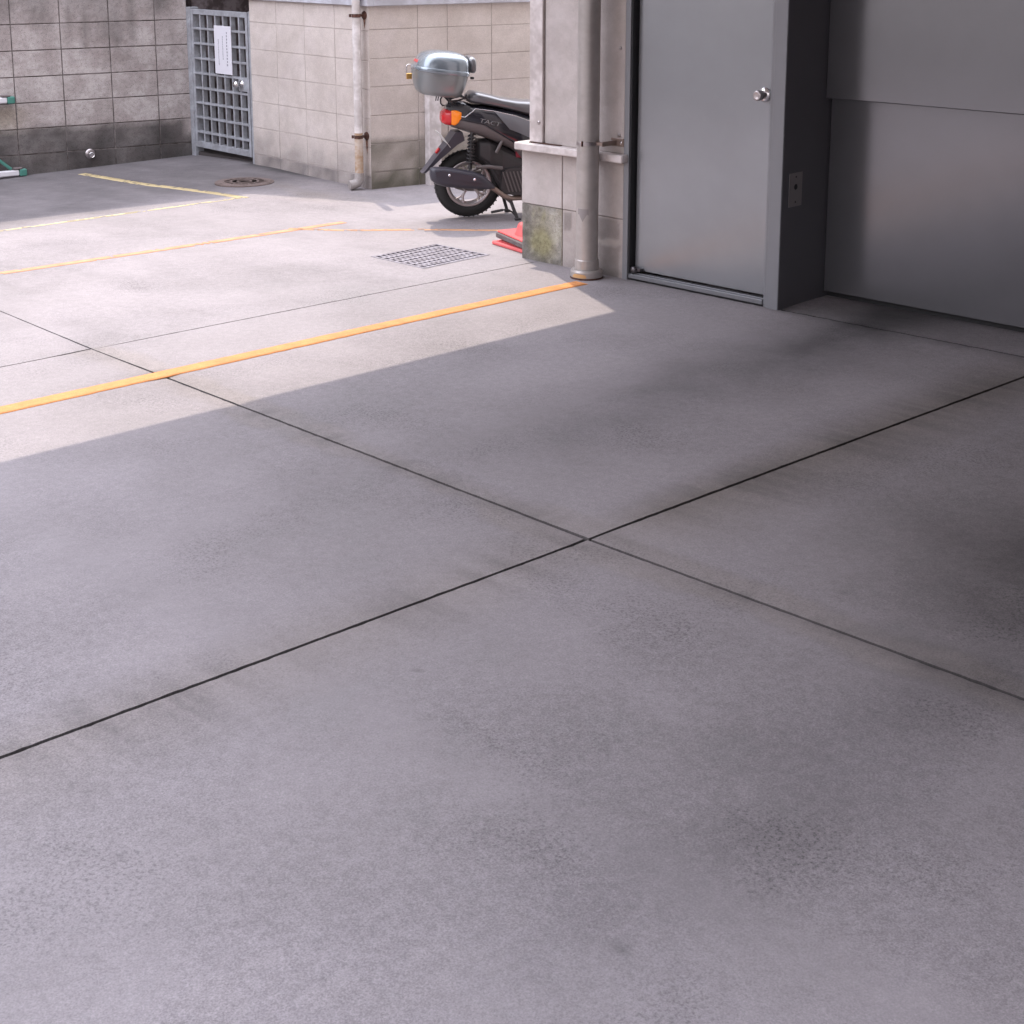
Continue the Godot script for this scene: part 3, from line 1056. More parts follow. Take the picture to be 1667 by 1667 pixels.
# ---------------------------------------------------------------- gate and notice
func make_gate() -> void:
	var a := Vector2(-10.436, -6.893)
	var b := Vector2(-9.523, -6.831)
	var turn := wall_angle(a, b)
	var o := thing("lattice_gate", "low grey metal gate of deep square lattice with a round knob", "gate", Vector3(a.x, 0, a.y), turn)
	var x0 := 0.055
	var x1 := 0.905
	var y0 := 0.05
	var y1 := 1.165
	var st := start()
	span(st, Vector3(-0.014, -0.05, -0.08), Vector3(0.052, 1.18, 0.004), 0.004)
	obj("gate_post", st, M.gate, o)
	st = start()
	span(st, Vector3(0.912, -0.05, -0.08), Vector3(0.95, 1.175, -0.005), 0.004)
	obj("gate_post", st, M.gate, o)
	for r in [[Vector3(x0, y0, -0.06), Vector3(x0 + 0.035, y1, 0.0)], [Vector3(x1 - 0.03, y0, -0.06), Vector3(x1, y1, 0.0)], [Vector3(x0 + 0.036, y1 - 0.04, -0.06), Vector3(x1 - 0.031, y1, -0.001)], [Vector3(x0 + 0.036, y0, -0.06), Vector3(x1 - 0.031, y0 + 0.05, -0.001)]]:
		st = start()
		span(st, r[0], r[1], 0.003)
		obj("frame_rail", st, M.gate, o)
	for k in range(1, 7):
		st = start()
		var x := 0.08 + 0.1165 * k
		span(st, Vector3(x - 0.0085, y0 + 0.05, -0.045), Vector3(x + 0.0085, y1 - 0.04, -0.003), 0.002)
		obj("upright_bar", st, M.gate, o)
	for k in range(1, 9):
		st = start()
		var y := 0.058 + 0.1195 * k
		span(st, Vector3(x0 + 0.035, y - 0.0085, -0.043), Vector3(x1 - 0.03, y + 0.0085, -0.0015), 0.002)
		obj("cross_bar", st, M.gate, o)
	st = start()
	span(st, Vector3(x1 - 0.15, 0.557, -0.05), Vector3(x1 - 0.025, 0.655, 0.0005), 0.002)
	var plate := obj("lock_box", st, M.gate, o)
	for s in [1.0, -1.0]:
		st = start()
		lathe(st, [Vector2(0.03, 0.0), Vector2(0.03, 0.004), Vector2(0.012, 0.008), Vector2(0.012, 0.03), Vector2(0.026, 0.04), Vector2(0.029, 0.055), Vector2(0.02, 0.07), Vector2(0.004, 0.073)], 20, Transform3D(Basis(Vector3.RIGHT, s * PI / 2), Vector3(0.80, 0.615, 0.0 if s > 0 else -0.05)))
		obj("gate_knob", st, M.chrome, plate)
	for y in [0.95, 0.26]:
		st = start()
		lathe(st, [Vector2(0.009, 0), Vector2(0.009, 0.09)], 10, Transform3D(Basis(), Vector3(0.052, y, 0.004)))
		obj("hinge", st, M.gate, o)
	# the notice hung on the lattice
	var n := thing("notice_board", "white notice with three columns of small upright writing on the lattice gate", "sign", Vector3(a.x, 0, a.y) + Basis(Vector3.UP, turn) * Vector3(0.555, 0.675, 0.006), turn)
	st = start()
	box(st, Vector3(0, 0.188, 0), Vector3(0.25, 0.376, 0.006), 0.001)
	obj("board", st, mat(Color(0.66, 0.65, 0.70), 0.5), n)
	# ink: the writing is too small in the photograph to read; strokes of the same size, weight and columns
	st = start()
	var ink := RandomNumberGenerator.new()
	ink.seed = 5
	var columns := [[0.062, 0.336, 0.062, 0.0158, 11], [0.0, 0.300, 0.112, 0.0135, 10], [-0.063, 0.272, 0.066, 0.0142, 12]]
	for col in columns:
		var step: float = (col[1] - col[2]) / col[4]
		for k in int(col[4]):
			var cy: float = col[1] - step * (k + 0.5)
			var h: float = col[3] * 0.5
			var heavy := 3 if col[0] > 0.05 else 2
			for q in heavy:
				var y := cy + h * (0.8 - 1.6 * q / maxf(heavy - 1, 1))
				var l := h * ink.randf_range(0.5, 1.0)
				span(st, Vector3(col[0] - l, y - 0.0012, 0.003), Vector3(col[0] + l, y + 0.0012, 0.0036), 0.0)
			for q in (2 if heavy == 3 else 1):
				var x: float = col[0] + h * ink.randf_range(-0.7, 0.7)
				span(st, Vector3(x - 0.0012, cy - h * ink.randf_range(0.5, 1.0), 0.003), Vector3(x + 0.0012, cy + h * ink.randf_range(0.5, 1.0), 0.0037), 0.0)
	obj("lettering", st, mat(Color(0.09, 0.09, 0.12), 0.7), n)


# ---------------------------------------------------------------- pipes and posts
func make_downpipe() -> void:
	var o := thing("downpipe", "thick beige downpipe with a collar at its foot, in front of the ledge wall", "pipe", Vector3(-5.015, 0, -5.675))
	var st := start()
	st.set_smooth_group(1)
	lathe(st, [Vector2(0.0575, 0.10), Vector2(0.0575, 2.85)], 40, Transform3D())
	obj("pipe", st, M.pipe, o)
	st = start()
	lathe(st, [Vector2(0.0615, 0.045), Vector2(0.0625, 0.05), Vector2(0.0625, 0.095), Vector2(0.059, 0.10)], 40, Transform3D(), -1)
	obj("sleeve", st, M.pipe, o)
	st = start()
	lathe(st, [Vector2(0.082, 0.004), Vector2(0.084, 0.01), Vector2(0.084, 0.036), Vector2(0.078, 0.046), Vector2(0.062, 0.0475)], 40, Transform3D(), -1)
	var collar := obj("collar", st, M.pipe, o)
	st = start()
	lathe(st, [Vector2(0.086, -0.004), Vector2(0.0855, 0.006), Vector2(0.083, 0.0095)], 40, Transform3D(), -1)
	obj("rust_ring", st, M.rust, collar)
	# orange paint that ran over the collar where the line meets it
	st = start()
	st.set_smooth_group(1)
	var rows := []
	for k in 13:
		var t := deg_to_rad(lerpf(50.0, 106.0, k / 12.0))
		var top := 0.032 + 0.004 * noise_fine.get_noise_1d(k * 3.0) - 0.012 * pow(absf(k - 6.0) / 6.0, 3.0)
		rows.append([Vector3(cos(t) * 0.0848, 0.011, sin(t) * 0.0848), Vector3(cos(t) * 0.0848, top, sin(t) * 0.0848)])
	for k in 12:
		quad(st, rows[k][0], rows[k + 1][0], rows[k + 1][1], rows[k][1])
	obj("paint_smear", st, mat(Color(0.62, 0.36, 0.16), 0.7), collar)
	# clip and wall bracket
	st = start()
	lathe(st, [Vector2(0.0595, 0.692), Vector2(0.0605, 0.694), Vector2(0.0605, 0.71), Vector2(0.0595, 0.712)], 40, Transform3D(), -1)
	var clip := obj("clip_band", st, M.worn_chrome, o)
	st = start()
	span(st, Vector3(0.055, 0.694, -0.012), Vector3(0.10, 0.712, 0.004), 0.002)
	span(st, Vector3(0.086, 0.69, -0.112), Vector3(0.098, 0.714, -0.004), 0.002)
	span(st, Vector3(0.06, 0.683, -0.115), Vector3(0.145, 0.725, -0.108), 0.002)
	obj("wall_bracket", st, M.brown_steel, clip)
	for x in [0.072, 0.13]:
		st = start()
		lathe(st, [Vector2(0.009, 0), Vector2(0.009, 0.006), Vector2(0.004, 0.009)], 6, Transform3D(Basis(Vector3.RIGHT, PI / 2), Vector3(x, 0.704, -0.108)), -1)
		obj("bolt", st, M.chrome, clip)
	st = start()
	span(st, Vector3(0.010, 0.690, 0.055), Vector3(0.017, 0.716, 0.066), 0.001)
	obj("clip_ear", st, M.rust, clip)
	# a stuck-on paper seal with a pointed tail
	st = start()
	st.set_smooth_group(1)
	var cells := 8
	for k in cells:
		var q := []
		for kk in [k, k + 1]:
			var u: float = float(kk) / cells
			var t := deg_to_rad(lerpf(104.0, 42.0, u))
			var tail := 0.30 + 0.055 * absf(u - 0.5) * 2.0 - 0.02 * float(absf(u - 0.5) > 0.45)
			q.append(Vector3(cos(t) * 0.0581, tail, sin(t) * 0.0581))
			q.append(Vector3(cos(t) * 0.0581, 0.368, sin(t) * 0.0581))
		quad(st, q[0], q[2], q[3], q[1])
	obj("pasted_patch", st, mat(Color(0.29, 0.265, 0.26), 0.7), o)


func make_white_pipe() -> void:
	var a := Vector2(-9.523, -6.831)
	var b := Vector2(-7.934, -6.696)
	var turn := wall_angle(a, b)
	var base := Vector3(b.x, 0, b.y) + Basis(Vector3.UP, turn) * Vector3(-0.045, 0.0, 0.07)
	var o := thing("white_drainpipe", "slim white drainpipe with rusty brackets and an elbow at its foot, on the cream wall", "pipe", base, turn)
	var st := start()
	lathe(st, [Vector2(0.0285, 0.40), Vector2(0.0285, 2.0)], 24, Transform3D())
	obj("pipe", st, M.white_pipe, o)
	st = start()
	lathe(st, [Vector2(0.0295, 0.10), Vector2(0.0295, 0.40)], 24, Transform3D())
	st.set_color(Color.WHITE)
	var low := surface_mat(Color(0.52, 0.44, 0.38), 0.6, blotch_texture(256, 71, 0.012, Color(0.84, 0.74, 0.62), Color(1, 1, 1), 1.0), 0.5, null, 1.0)
	obj("stained_length", st, low, o)
	st = start()
	tube(st, [Vector3(0, 0.12, 0), Vector3(0, 0.075, 0.002), Vector3(-0.006, 0.05, 0.014), Vector3(-0.016, 0.038, 0.038), Vector3(-0.024, 0.035, 0.07)], 0.034, 18)
	obj("elbow", st, surface_mat(Color(0.36, 0.33, 0.32), 0.6, M.white_pipe.albedo_texture, 0.3, null, 1.0), o)
	for y in [0.372, 1.205]:
		st = start()
		lathe(st, [Vector2(0.0312, y - 0.012), Vector2(0.0312, y + 0.012)], 24, Transform3D())
		span(st, Vector3(-0.007, y - 0.009, -0.07), Vector3(0.007, y + 0.009, -0.029), 0.002)
		span(st, Vector3(-0.036, y - 0.011, 0.024), Vector3(-0.020, y + 0.011, 0.036), 0.002)
		var br := obj("rusty_bracket", st, M.rust, o)
		st = start()
		lathe(st, [Vector2(0.03, 0), Vector2(0.028, 0.006), Vector2(0.01, 0.012)], 14, Transform3D(Basis(Vector3.RIGHT, PI / 2), Vector3(0.0, y, -0.0695)))
		obj("bracket_foot", st, M.rust, br)
		st = start()
		var drop := 0.11 if y < 1.0 else 0.07
		prism(st, PackedVector2Array([Vector2(-0.016, y - 0.02), Vector2(0.014, y - 0.02), Vector2(0.009, y - 0.02 - drop * 0.5), Vector2(0.002, y - 0.02 - drop), Vector2(-0.006, y - 0.02 - drop * 0.6)]), -0.0688, -0.0682)
		obj("rust_run", st, surface_mat(Color(0.3, 0.17, 0.12), 0.9, M.rust.albedo_texture, 0.15, null, 1.0), br)


func make_white_post() -> void:
	var b := Vector2(-7.934, -6.696)
	var c := Vector2(-7.646, -7.999)
	var turn := wall_angle(b, c)
	var base := Vector3(b.x, 0, b.y) + Basis(Vector3.UP, turn) * Vector3(0.482, 0.0, 0.035)
	var st := start()
	box(st, Vector3(0, 0.36, 0), Vector3(0.103, 0.80, 0.065), 0.006)
	var o := obj("white_post", st, M.white_post)
	o.position = base
	o.rotation.y = turn
	tag(o, "short square white post against the cream wall behind the scooter", "post")


# ---------------------------------------------------------------- the scooter (local -z is forward, +x its right side)
func body_half_width(f: float) -> float:
	return sample([[-0.14, 0.05], [-0.12, 0.085], [-0.08, 0.11], [-0.03, 0.128], [0.07, 0.146], [0.17, 0.155], [0.3, 0.157], [0.4, 0.15], [0.5, 0.14], [0.6, 0.13]], f)


func body_top(f: float) -> float:
	return sample([[-0.14, 0.715], [-0.11, 0.737], [-0.04, 0.741], [0.02, 0.722], [0.155, 0.708], [0.28, 0.688], [0.37, 0.664], [0.47, 0.64], [0.58, 0.54]], f)


func body_low(f: float) -> float:
	return sample([[-0.14, 0.62], [-0.12, 0.597], [-0.10, 0.577], [-0.01, 0.546], [0.072, 0.519], [0.176, 0.475], [0.272, 0.431], [0.31, 0.375], [0.4, 0.32], [0.58, 0.28]], f)


func body_seam(f: float) -> float:
	return sample([[-0.14, 0.645], [-0.08, 0.636], [0.078, 0.603], [0.18, 0.54], [0.27, 0.482], [0.32, 0.43], [0.4, 0.36], [0.58, 0.3]], f)


func body_side(f: float, y: float) -> float:
	# how far the flank stands from the middle at that height
	var lo := body_low(f)
	var hi := body_top(f)
	var t := clampf((y - lo) / (hi - lo) * 2.0 - 1.0, -1.0, 1.0)
	return body_half_width(f) * pow(maxf(1.0 - pow(absf(t), 3.2), 0.0), 1.0 / 3.2)


func sample(table: Array, f: float) -> float:
	if f <= table[0][0]:
		return table[0][1]
	for i in table.size() - 1:
		if f <= table[i + 1][0]:
			return lerpf(table[i][1], table[i + 1][1], (f - table[i][0]) / (table[i + 1][0] - table[i][0]))
	return table[-1][1]


func sp(f: float, y: float, r: float) -> Vector3:
	return Vector3(r, y, -f)


func side_patch(st: SurfaceTool, upper: Array, lower: Array, proud: float, mirror := 1.0) -> void:
	# a panel on the flank between two curves given as [f, y] points
	st.set_smooth_group(1)
	var n := 14
	var rows := []
	for k in n + 1:
		var t := float(k) / n
		var fu := lerpf(upper[0][0], upper[-1][0], t)
		var fl := lerpf(lower[0][0], lower[-1][0], t)
		var row := []
		for j in 6:
			var s := j / 5.0
			var f := lerpf(fl, fu, s)
			var y := lerpf(sample(lower, fl), sample(upper, fu), s)
			row.append(sp(f, y, mirror * (body_side(f, y) + proud)))
		rows.append(row)
	for k in n:
		for j in 5:
			quad(st, rows[k][j], rows[k + 1][j], rows[k + 1][j + 1], rows[k][j + 1])
	st.set_smooth_group(-1)


func side_line(path: Array, proud: float) -> Array:
	var r := []
	for i in path.size() - 1:
		for k in 5:
			var f := lerpf(path[i][0], path[i + 1][0], k / 5.0)
			var y := lerpf(path[i][1], path[i + 1][1], k / 5.0)
			r.append(sp(f, y, body_side(f, y) + proud))
	r.append(sp(path[-1][0], path[-1][1], body_side(path[-1][0], path[-1][1]) + proud))
	return r


func rounded(w: float, h: float, power: float, n := 20) -> PackedVector2Array:
	var r := PackedVector2Array()
	for k in n:
		var a := TAU * k / n
		r.append(Vector2(w * signf(cos(a)) * pow(absf(cos(a)), 2.0 / power), h * signf(sin(a)) * pow(absf(sin(a)), 2.0 / power)))
	return r


func along(sections: Array, power: float, n := 20) -> Array:
	# rings across the scooter: [f, low, high, half width, r of the middle]
	var rings := []
	for s in sections:
		var ring := PackedVector3Array()
		for q in rounded(s[3], (s[2] - s[1]) / 2.0, power, n):
			ring.append(sp(s[0], (s[1] + s[2]) / 2.0 + q.y, s[4] + q.x))
		rings.append(ring)
	return rings


func make_wheel(o: Node3D, f: float, y: float, big: float) -> void:
	var hub := Transform3D(Basis(Vector3.FORWARD, PI / 2), sp(f, y, 0))
	var st := start()
	var prof := []
	for k in 25:
		var a := lerpf(-2.5, 2.5, k / 24.0)
		prof.append(Vector2(big - 0.043 + 0.043 * cos(a), 0.046 * sin(a)))
	lathe(st, prof, 56, hub, 1, false)
	var tyre := obj("tyre", st, M.tyre, o)
	st = start()
	for k in 44:
		var a := TAU * k / 44.0
		for s in [-1.0, 1.0]:
			var p := Vector3(cos(a) * (big - 0.004), s * 0.022, sin(a) * (big - 0.004))
			box(st, hub * p, Vector3(0.005, 0.028, 0.009), 0.001, hub.basis * Basis(Vector3.UP, -a))
	obj("tread", st, M.tyre, tyre)
	st = start()
	for s in [-1.0, 1.0]:
		lathe(st, [Vector2(0.143, s * 0.030), Vector2(0.145, s * 0.040), Vector2(0.138, s * 0.042), Vector2(0.126, s * 0.034), Vector2(0.118, s * 0.022), Vector2(0.117, 0.0)], 56, hub, 1, false)
	var rim := obj("rim", st, M.rim, o)
	st = start()
	lathe(st, [Vector2(0.012, -0.06), Vector2(0.045, -0.05), Vector2(0.05, 0.0), Vector2(0.04, 0.04), Vector2(0.012, 0.05)], 28, hub)
	obj("hub", st, M.grey_plastic, rim)
	for k in 5:
		st = start()
		var a := TAU * k / 5.0 + 0.25
		var pts := []
		for i in 7:
			var t := i / 6.0
			var r := lerpf(0.035, 0.122, t)
			var aa := a + 0.25 * sin(t * PI) * 0.8
			pts.append(hub * Vector3(cos(aa) * r, 0.012 + 0.016 * t, sin(aa) * r))
		tube(st, pts, 0.0085, 8)
		pts = []
		for i in 5:
			var t := i / 4.0
			var r := lerpf(0.06, 0.122, t)
			var aa := a + 0.12 + 0.32 * t
			pts.append(hub * Vector3(cos(aa) * r, 0.012 + 0.012 * t, sin(aa) * r))
		tube(st, pts, 0.0065, 8)
		obj("spoke", st, M.rim, rim)


func make_scooter() -> void:
	var o := thing("scooter", "black motor scooter with a grey luggage box, parked on its stand behind the ledge wall", "scooter", Vector3(-6.67, 0, -6.415), deg_to_rad(-33.0))
	var rear := Node3D.new()
	rear.name = "rear_wheel"
	o.add_child(rear)
	make_wheel(rear, 0.0, 0.222, 0.212)
	var front := Node3D.new()
	front.name = "front_wheel"
	o.add_child(front)
	make_wheel(front, 1.18, 0.207, 0.207)
	# ---- body shell: lower grey flank, upper glossy shell
	var fs := []
	for k in 37:
		fs.append(lerpf(-0.14, 0.58, k / 36.0))
	var low_rings := []
	var high_rings := []
	for f in fs:
		var lo := body_low(f)
		var hi := body_top(f)
		var seam := body_seam(f)
		var a := PackedVector3Array()
		var b := PackedVector3Array()
		for s in [1.0, -1.0]:
			var one := []
			var two := []
			for k in 8:
				var y := lerpf(lo, seam, k / 7.0)
				one.append(sp(f, y, s * body_side(f, y) * 0.985))
			for k in 12:
				var y := lerpf(seam, hi, k / 11.0)
				two.append(sp(f, y, s * body_side(f, y)))
			if s < 0:
				one.reverse()
				two.reverse()
			if s > 0:
				a.append_array(one)
				b.append_array(two)
			else:
				a.append_array(one)
				b.append_array(two)
		low_rings.append(a)
		high_rings.append(b)
	var st := start()
	loft(st, low_rings)
	obj("lower_flank", st, M.grey_plastic, o)
	st = start()
	loft(st, high_rings)
	var shell := obj("body_shell", st, M.navy, o)
	st = start()
	side_patch(st, [[0.143, 0.681], [0.22, 0.664], [0.30, 0.645], [0.40, 0.60]], [[0.235, 0.572], [0.29, 0.55], [0.36, 0.518], [0.42, 0.49]], 0.003)
	side_patch(st, [[0.143, 0.681], [0.22, 0.664], [0.30, 0.645], [0.40, 0.60]], [[0.235, 0.572], [0.29, 0.55], [0.36, 0.518], [0.42, 0.49]], 0.003, -1.0)
	obj("grey_side_panel", st, M.grey_paint, shell)
	st = start()
	side_patch(st, [[-0.13, 0.72], [-0.08, 0.728], [-0.03, 0.725], [0.0, 0.71]], [[-0.11, 0.64], [-0.08, 0.642], [-0.055, 0.645], [-0.035, 0.652]], 0.002)
	obj("tail_panel", st, M.black_plastic, shell)
	st = start()
	tube(st, side_line([[-0.072, 0.655], [-0.039, 0.651], [-0.019, 0.666], [0.027, 0.699], [0.043, 0.698]], 0.003), 0.0032, 6)
	tube(st, side_line([[0.043, 0.698], [0.138, 0.685], [0.276, 0.652], [0.40, 0.605]], 0.003), 0.0024, 6)
	obj("silver_line", st, M.silver, shell)
	# the maker's word on the flank, in slanted silver letters
	var word := TextMesh.new()
	word.text = "TACT"
	var face := SystemFont.new()
	face.font_names = PackedStringArray(["Droid Sans"])
	face.font_weight = 400
	word.font = face
	word.font_size = 32
	word.pixel_size = 0.0011
	word.depth = 0.003
	var letters := MeshInstance3D.new()
	letters.name = "side_lettering"
	letters.mesh = word
	letters.material_override = mat(Color(0.3, 0.3, 0.31), 0.35, 0.6)
	var b1 := Vector3(0, -0.24, -1.0).normalized()
	letters.transform = Transform3D(Basis(b1 * 1.7, (Vector3.UP + Vector3(0, 0, -0.45)) * 0.8, Vector3.RIGHT), sp(0.112, 0.617, 0.156))
	shell.add_child(letters)
	# ---- seat
	st = start()
	loft(st, along([[-0.012, 0.745, 0.765, 0.05, 0.0], [-0.004, 0.735, 0.779, 0.085, 0.0], [0.02, 0.727, 0.798, 0.105, 0.0], [0.05, 0.722, 0.798, 0.116, 0.0], [0.11, 0.712, 0.783, 0.124, 0.0], [0.195, 0.695, 0.759, 0.13, 0.0], [0.29, 0.668, 0.742, 0.13, 0.0], [0.376, 0.642, 0.735, 0.127, 0.0], [0.47, 0.615, 0.733, 0.115, 0.0], [0.57, 0.59, 0.725, 0.095, 0.0], [0.625, 0.60, 0.70, 0.06, 0.0]], 3.4, 28))
	obj("seat", st, M.seat, o)
	# ---- tail lamp and indicators
	st = start()
	loft(st, along([[-0.168, 0.618, 0.655, 0.04, 0.0], [-0.163, 0.606, 0.675, 0.065, 0.0], [-0.145, 0.594, 0.692, 0.085, 0.0], [-0.118, 0.590, 0.702, 0.098, 0.0], [-0.088, 0.596, 0.700, 0.107, 0.0]], 3.0, 24))
	var lamp := obj("tail_lens", st, M.red_lens, o)
	for s in [1.0, -1.0]:
		st = start()
		loft(st, along([[-0.118, 0.604, 0.69, 0.006, s * 0.096], [-0.10, 0.597, 0.692, 0.012, s * 0.102], [-0.078, 0.612, 0.688, 0.012, s * 0.110], [-0.060, 0.645, 0.68, 0.006, s * 0.117]], 2.6, 16))
		obj("indicator_lens", st, M.amber_lens, lamp)
	# ---- rear mudguard and number plate
	st = start()
	var guard := [[-0.045, 0.552, 0.50, 0.085], [-0.091, 0.552, 0.475, 0.085], [-0.15, 0.469, 0.425, 0.078], [-0.193, 0.42, 0.388, 0.07], [-0.245, 0.354, 0.337, 0.062], [-0.285, 0.307, 0.300, 0.052], [-0.297, 0.300, 0.296, 0.035]]
	var rings := []
	for g in guard:
		rings.append(PackedVector3Array([sp(g[0], g[1], -g[3]), sp(g[0] + 0.012, g[2], -g[3] * 0.95), sp(g[0] + 0.012, g[2], g[3] * 0.95), sp(g[0], g[1], g[3])]))
	loft(st, rings, true, true, -1)
	var mud := obj("rear_mudguard", st, M.muffler, o)
	st = start()
	box(st, sp(-0.155, 0.505, 0), Vector3(0.17, 0.11, 0.003), 0.001, Basis(Vector3.RIGHT, 0.62))
	obj("number_plate", st, mat(Color(0.62, 0.62, 0.6), 0.5), mud)
	st = start()
	lathe(st, [Vector2(0.02, 0), Vector2(0.02, 0.018), Vector2(0.014, 0.022)], 14, Transform3D(Basis(Vector3.RIGHT, -PI / 2 - 0.6), sp(-0.195, 0.435, 0)))
	obj("plate_reflector", st, M.red_lens, mud)
	# ---- rear suspension
	st = start()
	tube(st, [sp(-0.005, 0.30, 0.10), sp(0.012, 0.56, 0.09)], 0.012, 10)
	var shock := obj("shock_absorber", st, M.black_plastic, o)
	st = start()
	var coil := []
	for k in 97:
		var a := TAU * k / 12.0
		var t := k / 96.0
		coil.append(sp(lerpf(-0.002, 0.01, t) + 0.022 * cos(a), lerpf(0.36, 0.54, t), 0.096 + 0.022 * sin(a)))
	tube(st, coil, 0.0055, 6)
	obj("spring", st, M.black_plastic, shock)
	# ---- engine, fan cover, swing arm
	st = start()
	loft(st, along([[0.03, 0.40, 0.48, 0.04, 0.02], [0.06, 0.38, 0.50, 0.09, 0.02], [0.12, 0.33, 0.50, 0.10, 0.02], [0.20, 0.17, 0.47, 0.11, 0.0], [0.30, 0.13, 0.42, 0.12, 0.0], [0.40, 0.14, 0.36, 0.12, 0.0], [0.48, 0.18, 0.32, 0.1, 0.0]], 4.0, 20), true, true, -1)
	var engine := obj("engine", st, M.black_plastic, o)
	st = start()
	loft(st, along([[-0.06, 0.17, 0.27, 0.03, -0.11], [0.0, 0.15, 0.29, 0.04, -0.12], [0.2, 0.14, 0.30, 0.045, -0.13], [0.4, 0.15, 0.30, 0.04, -0.13]], 3.0, 16))
	obj("drive_case", st, M.grey_plastic, engine)
	st = start()
	var cover := PackedVector2Array([Vector2(0.185, 0.20), Vector2(0.20, 0.165), Vector2(0.36, 0.15), Vector2(0.39, 0.19), Vector2(0.38, 0.31), Vector2(0.33, 0.335), Vector2(0.215, 0.322), Vector2(0.19, 0.29)])
	prism(st, PackedVector2Array(Array(cover).map(func(v): return Vector2(-v.x, v.y))), 0.10, 0.138, Transform3D(Basis(Vector3(0, 0, 1), Vector3.UP, Vector3(1, 0, 0)), Vector3.ZERO))
	var fan := obj("fan_cover", st, M.black_plastic, engine)
	st = start()
	for k in 7:
		var f := 0.215 + 0.023 * k
		box(st, sp(f, 0.243, 0.1395), Vector3(0.008, 0.135, 0.008), 0.002, Basis(Vector3.RIGHT, 0.32))
	obj("cooling_rib", st, M.grey_plastic, engine)
	st = start()
	tube(st, [sp(0.155, 0.425, 0.13), sp(0.195, 0.50, 0.125), sp(0.21, 0.52, 0.12)], 0.011, 8)
	tube(st, [sp(0.02, 0.345, 0.165), sp(0.10, 0.345, 0.16), sp(0.19, 0.33, 0.14)], 0.012, 8)
	tube(st, [sp(-0.01, 0.32, 0.15), sp(0.08, 0.345, 0.15)], 0.007, 8)
	obj("swing_link", st, M.grey_plastic, engine)
	st = start()
	loft(st, along([[0.285, 0.385, 0.545, 0.012, 0.10], [0.325, 0.385, 0.545, 0.012, 0.10]], 4.0, 12), true, true, -1)
	obj("red_cover", st, mat(Color(0.2, 0.01, 0.025), 0.5), engine)
	# ---- muffler on the right side
	st = start()
	loft(st, along([[-0.268, 0.30, 0.345, 0.022, 0.175], [-0.262, 0.275, 0.352, 0.04, 0.175], [-0.235, 0.252, 0.356, 0.05, 0.172], [-0.17, 0.232, 0.352, 0.053, 0.17], [-0.08, 0.221, 0.337, 0.053, 0.168], [0.0, 0.213, 0.320, 0.05, 0.165], [0.06, 0.208, 0.299, 0.046, 0.163], [0.10, 0.208, 0.262, 0.038, 0.16], [0.135, 0.207, 0.228, 0.022, 0.158]], 3.6, 24))
	var muffler := obj("muffler", st, M.muffler, o)
	st = start()
	var plate := PackedVector2Array([Vector2(-0.245, 0.332), Vector2(-0.205, 0.338), Vector2(-0.10, 0.322), Vector2(-0.005, 0.299), Vector2(0.035, 0.275), Vector2(0.05, 0.252), Vector2(-0.08, 0.274), Vector2(-0.235, 0.304)])
	prism(st, PackedVector2Array(Array(plate).map(func(v): return Vector2(-v.x, v.y))), 0.205, 0.2235, Transform3D(Basis(Vector3(0, 0, 1), Vector3.UP, Vector3(1, 0, 0)), Vector3.ZERO))
	obj("heat_shield", st, M.muffler, muffler)
	for p in [[-0.156, 0.309], [0.0, 0.278]]:
		st = start()
		lathe(st, [Vector2(0.009, 0), Vector2(0.009, 0.004), Vector2(0.005, 0.007)], 14, Transform3D(Basis(Vector3.FORWARD, PI / 2), sp(p[0], p[1], 0.222)))
		obj("shield_screw", st, M.silver, muffler)
	st = start()
	tube(st, [sp(0.10, 0.225, 0.158), sp(0.15, 0.195, 0.155), sp(0.20, 0.155, 0.14), sp(0.25, 0.135, 0.12), sp(0.34, 0.13, 0.08), sp(0.45, 0.15, 0.04)], 0.016, 12)
	obj("exhaust_pipe", st, M.brown_steel, muffler)
	# ---- centre stand
	st = start()
	for s in [1.0, -1.0]:
		tube(st, [sp(0.24, 0.15, s * 0.11), sp(0.265, 0.07, s * 0.13), sp(0.285, 0.012, s * 0.15)], 0.011, 8)
		box(st, sp(0.287, 0.008, s * 0.152), Vector3(0.03, 0.012, 0.04), 0.003)
	tube(st, [sp(0.25, 0.11, -0.12), sp(0.25, 0.11, 0.12)], 0.009, 8)
	var stand := obj("centre_stand", st, M.black_plastic, o)
	st = start()
	tube(st, [sp(0.272, 0.03, 0.145), sp(0.25, 0.055, 0.15), sp(0.232, 0.066, 0.155), sp(0.205, 0.073, 0.16), sp(0.185, 0.07, 0.16)], 0.005, 8)
	tube(st, [sp(0.19, 0.071, 0.16), sp(0.116, 0.059, 0.16)], 0.0085, 8)
	obj("stand_pedal", st, M.black_plastic, stand)
	# ---- rack and luggage box
	st = start()
	for s in [1.0, -1.0]:
		tube(st, [sp(-0.10, 0.725, s * 0.075), sp(-0.14, 0.772, s * 0.085)], 0.006, 8)
		tube(st, [sp(-0.115, 0.745, s * 0.08), sp(-0.075, 0.748, s * 0.08), sp(-0.022, 0.765, s * 0.08), sp(0.005, 0.735, s * 0.08)], 0.006, 8)
		tube(st, [sp(-0.07, 0.775, s * 0.08), sp(-0.03, 0.768, s * 0.08), sp(0.012, 0.735, s * 0.08)], 0.006, 8)
		tube(st, [sp(-0.085, 0.75, s * 0.08), sp(-0.09, 0.73, s * 0.08), sp(-0.10, 0.728, s * 0.08)], 0.005, 8)
		tube(st, [sp(-0.03, 0.772, s * 0.1), sp(-0.025, 0.79, s * 0.11)], 0.006, 8)
	tube(st, [sp(-0.14, 0.775, -0.09), sp(-0.14, 0.775, 0.09)], 0.006, 8)
	var rack := obj("luggage_rack", st, M.black_plastic, o)
	st = start()
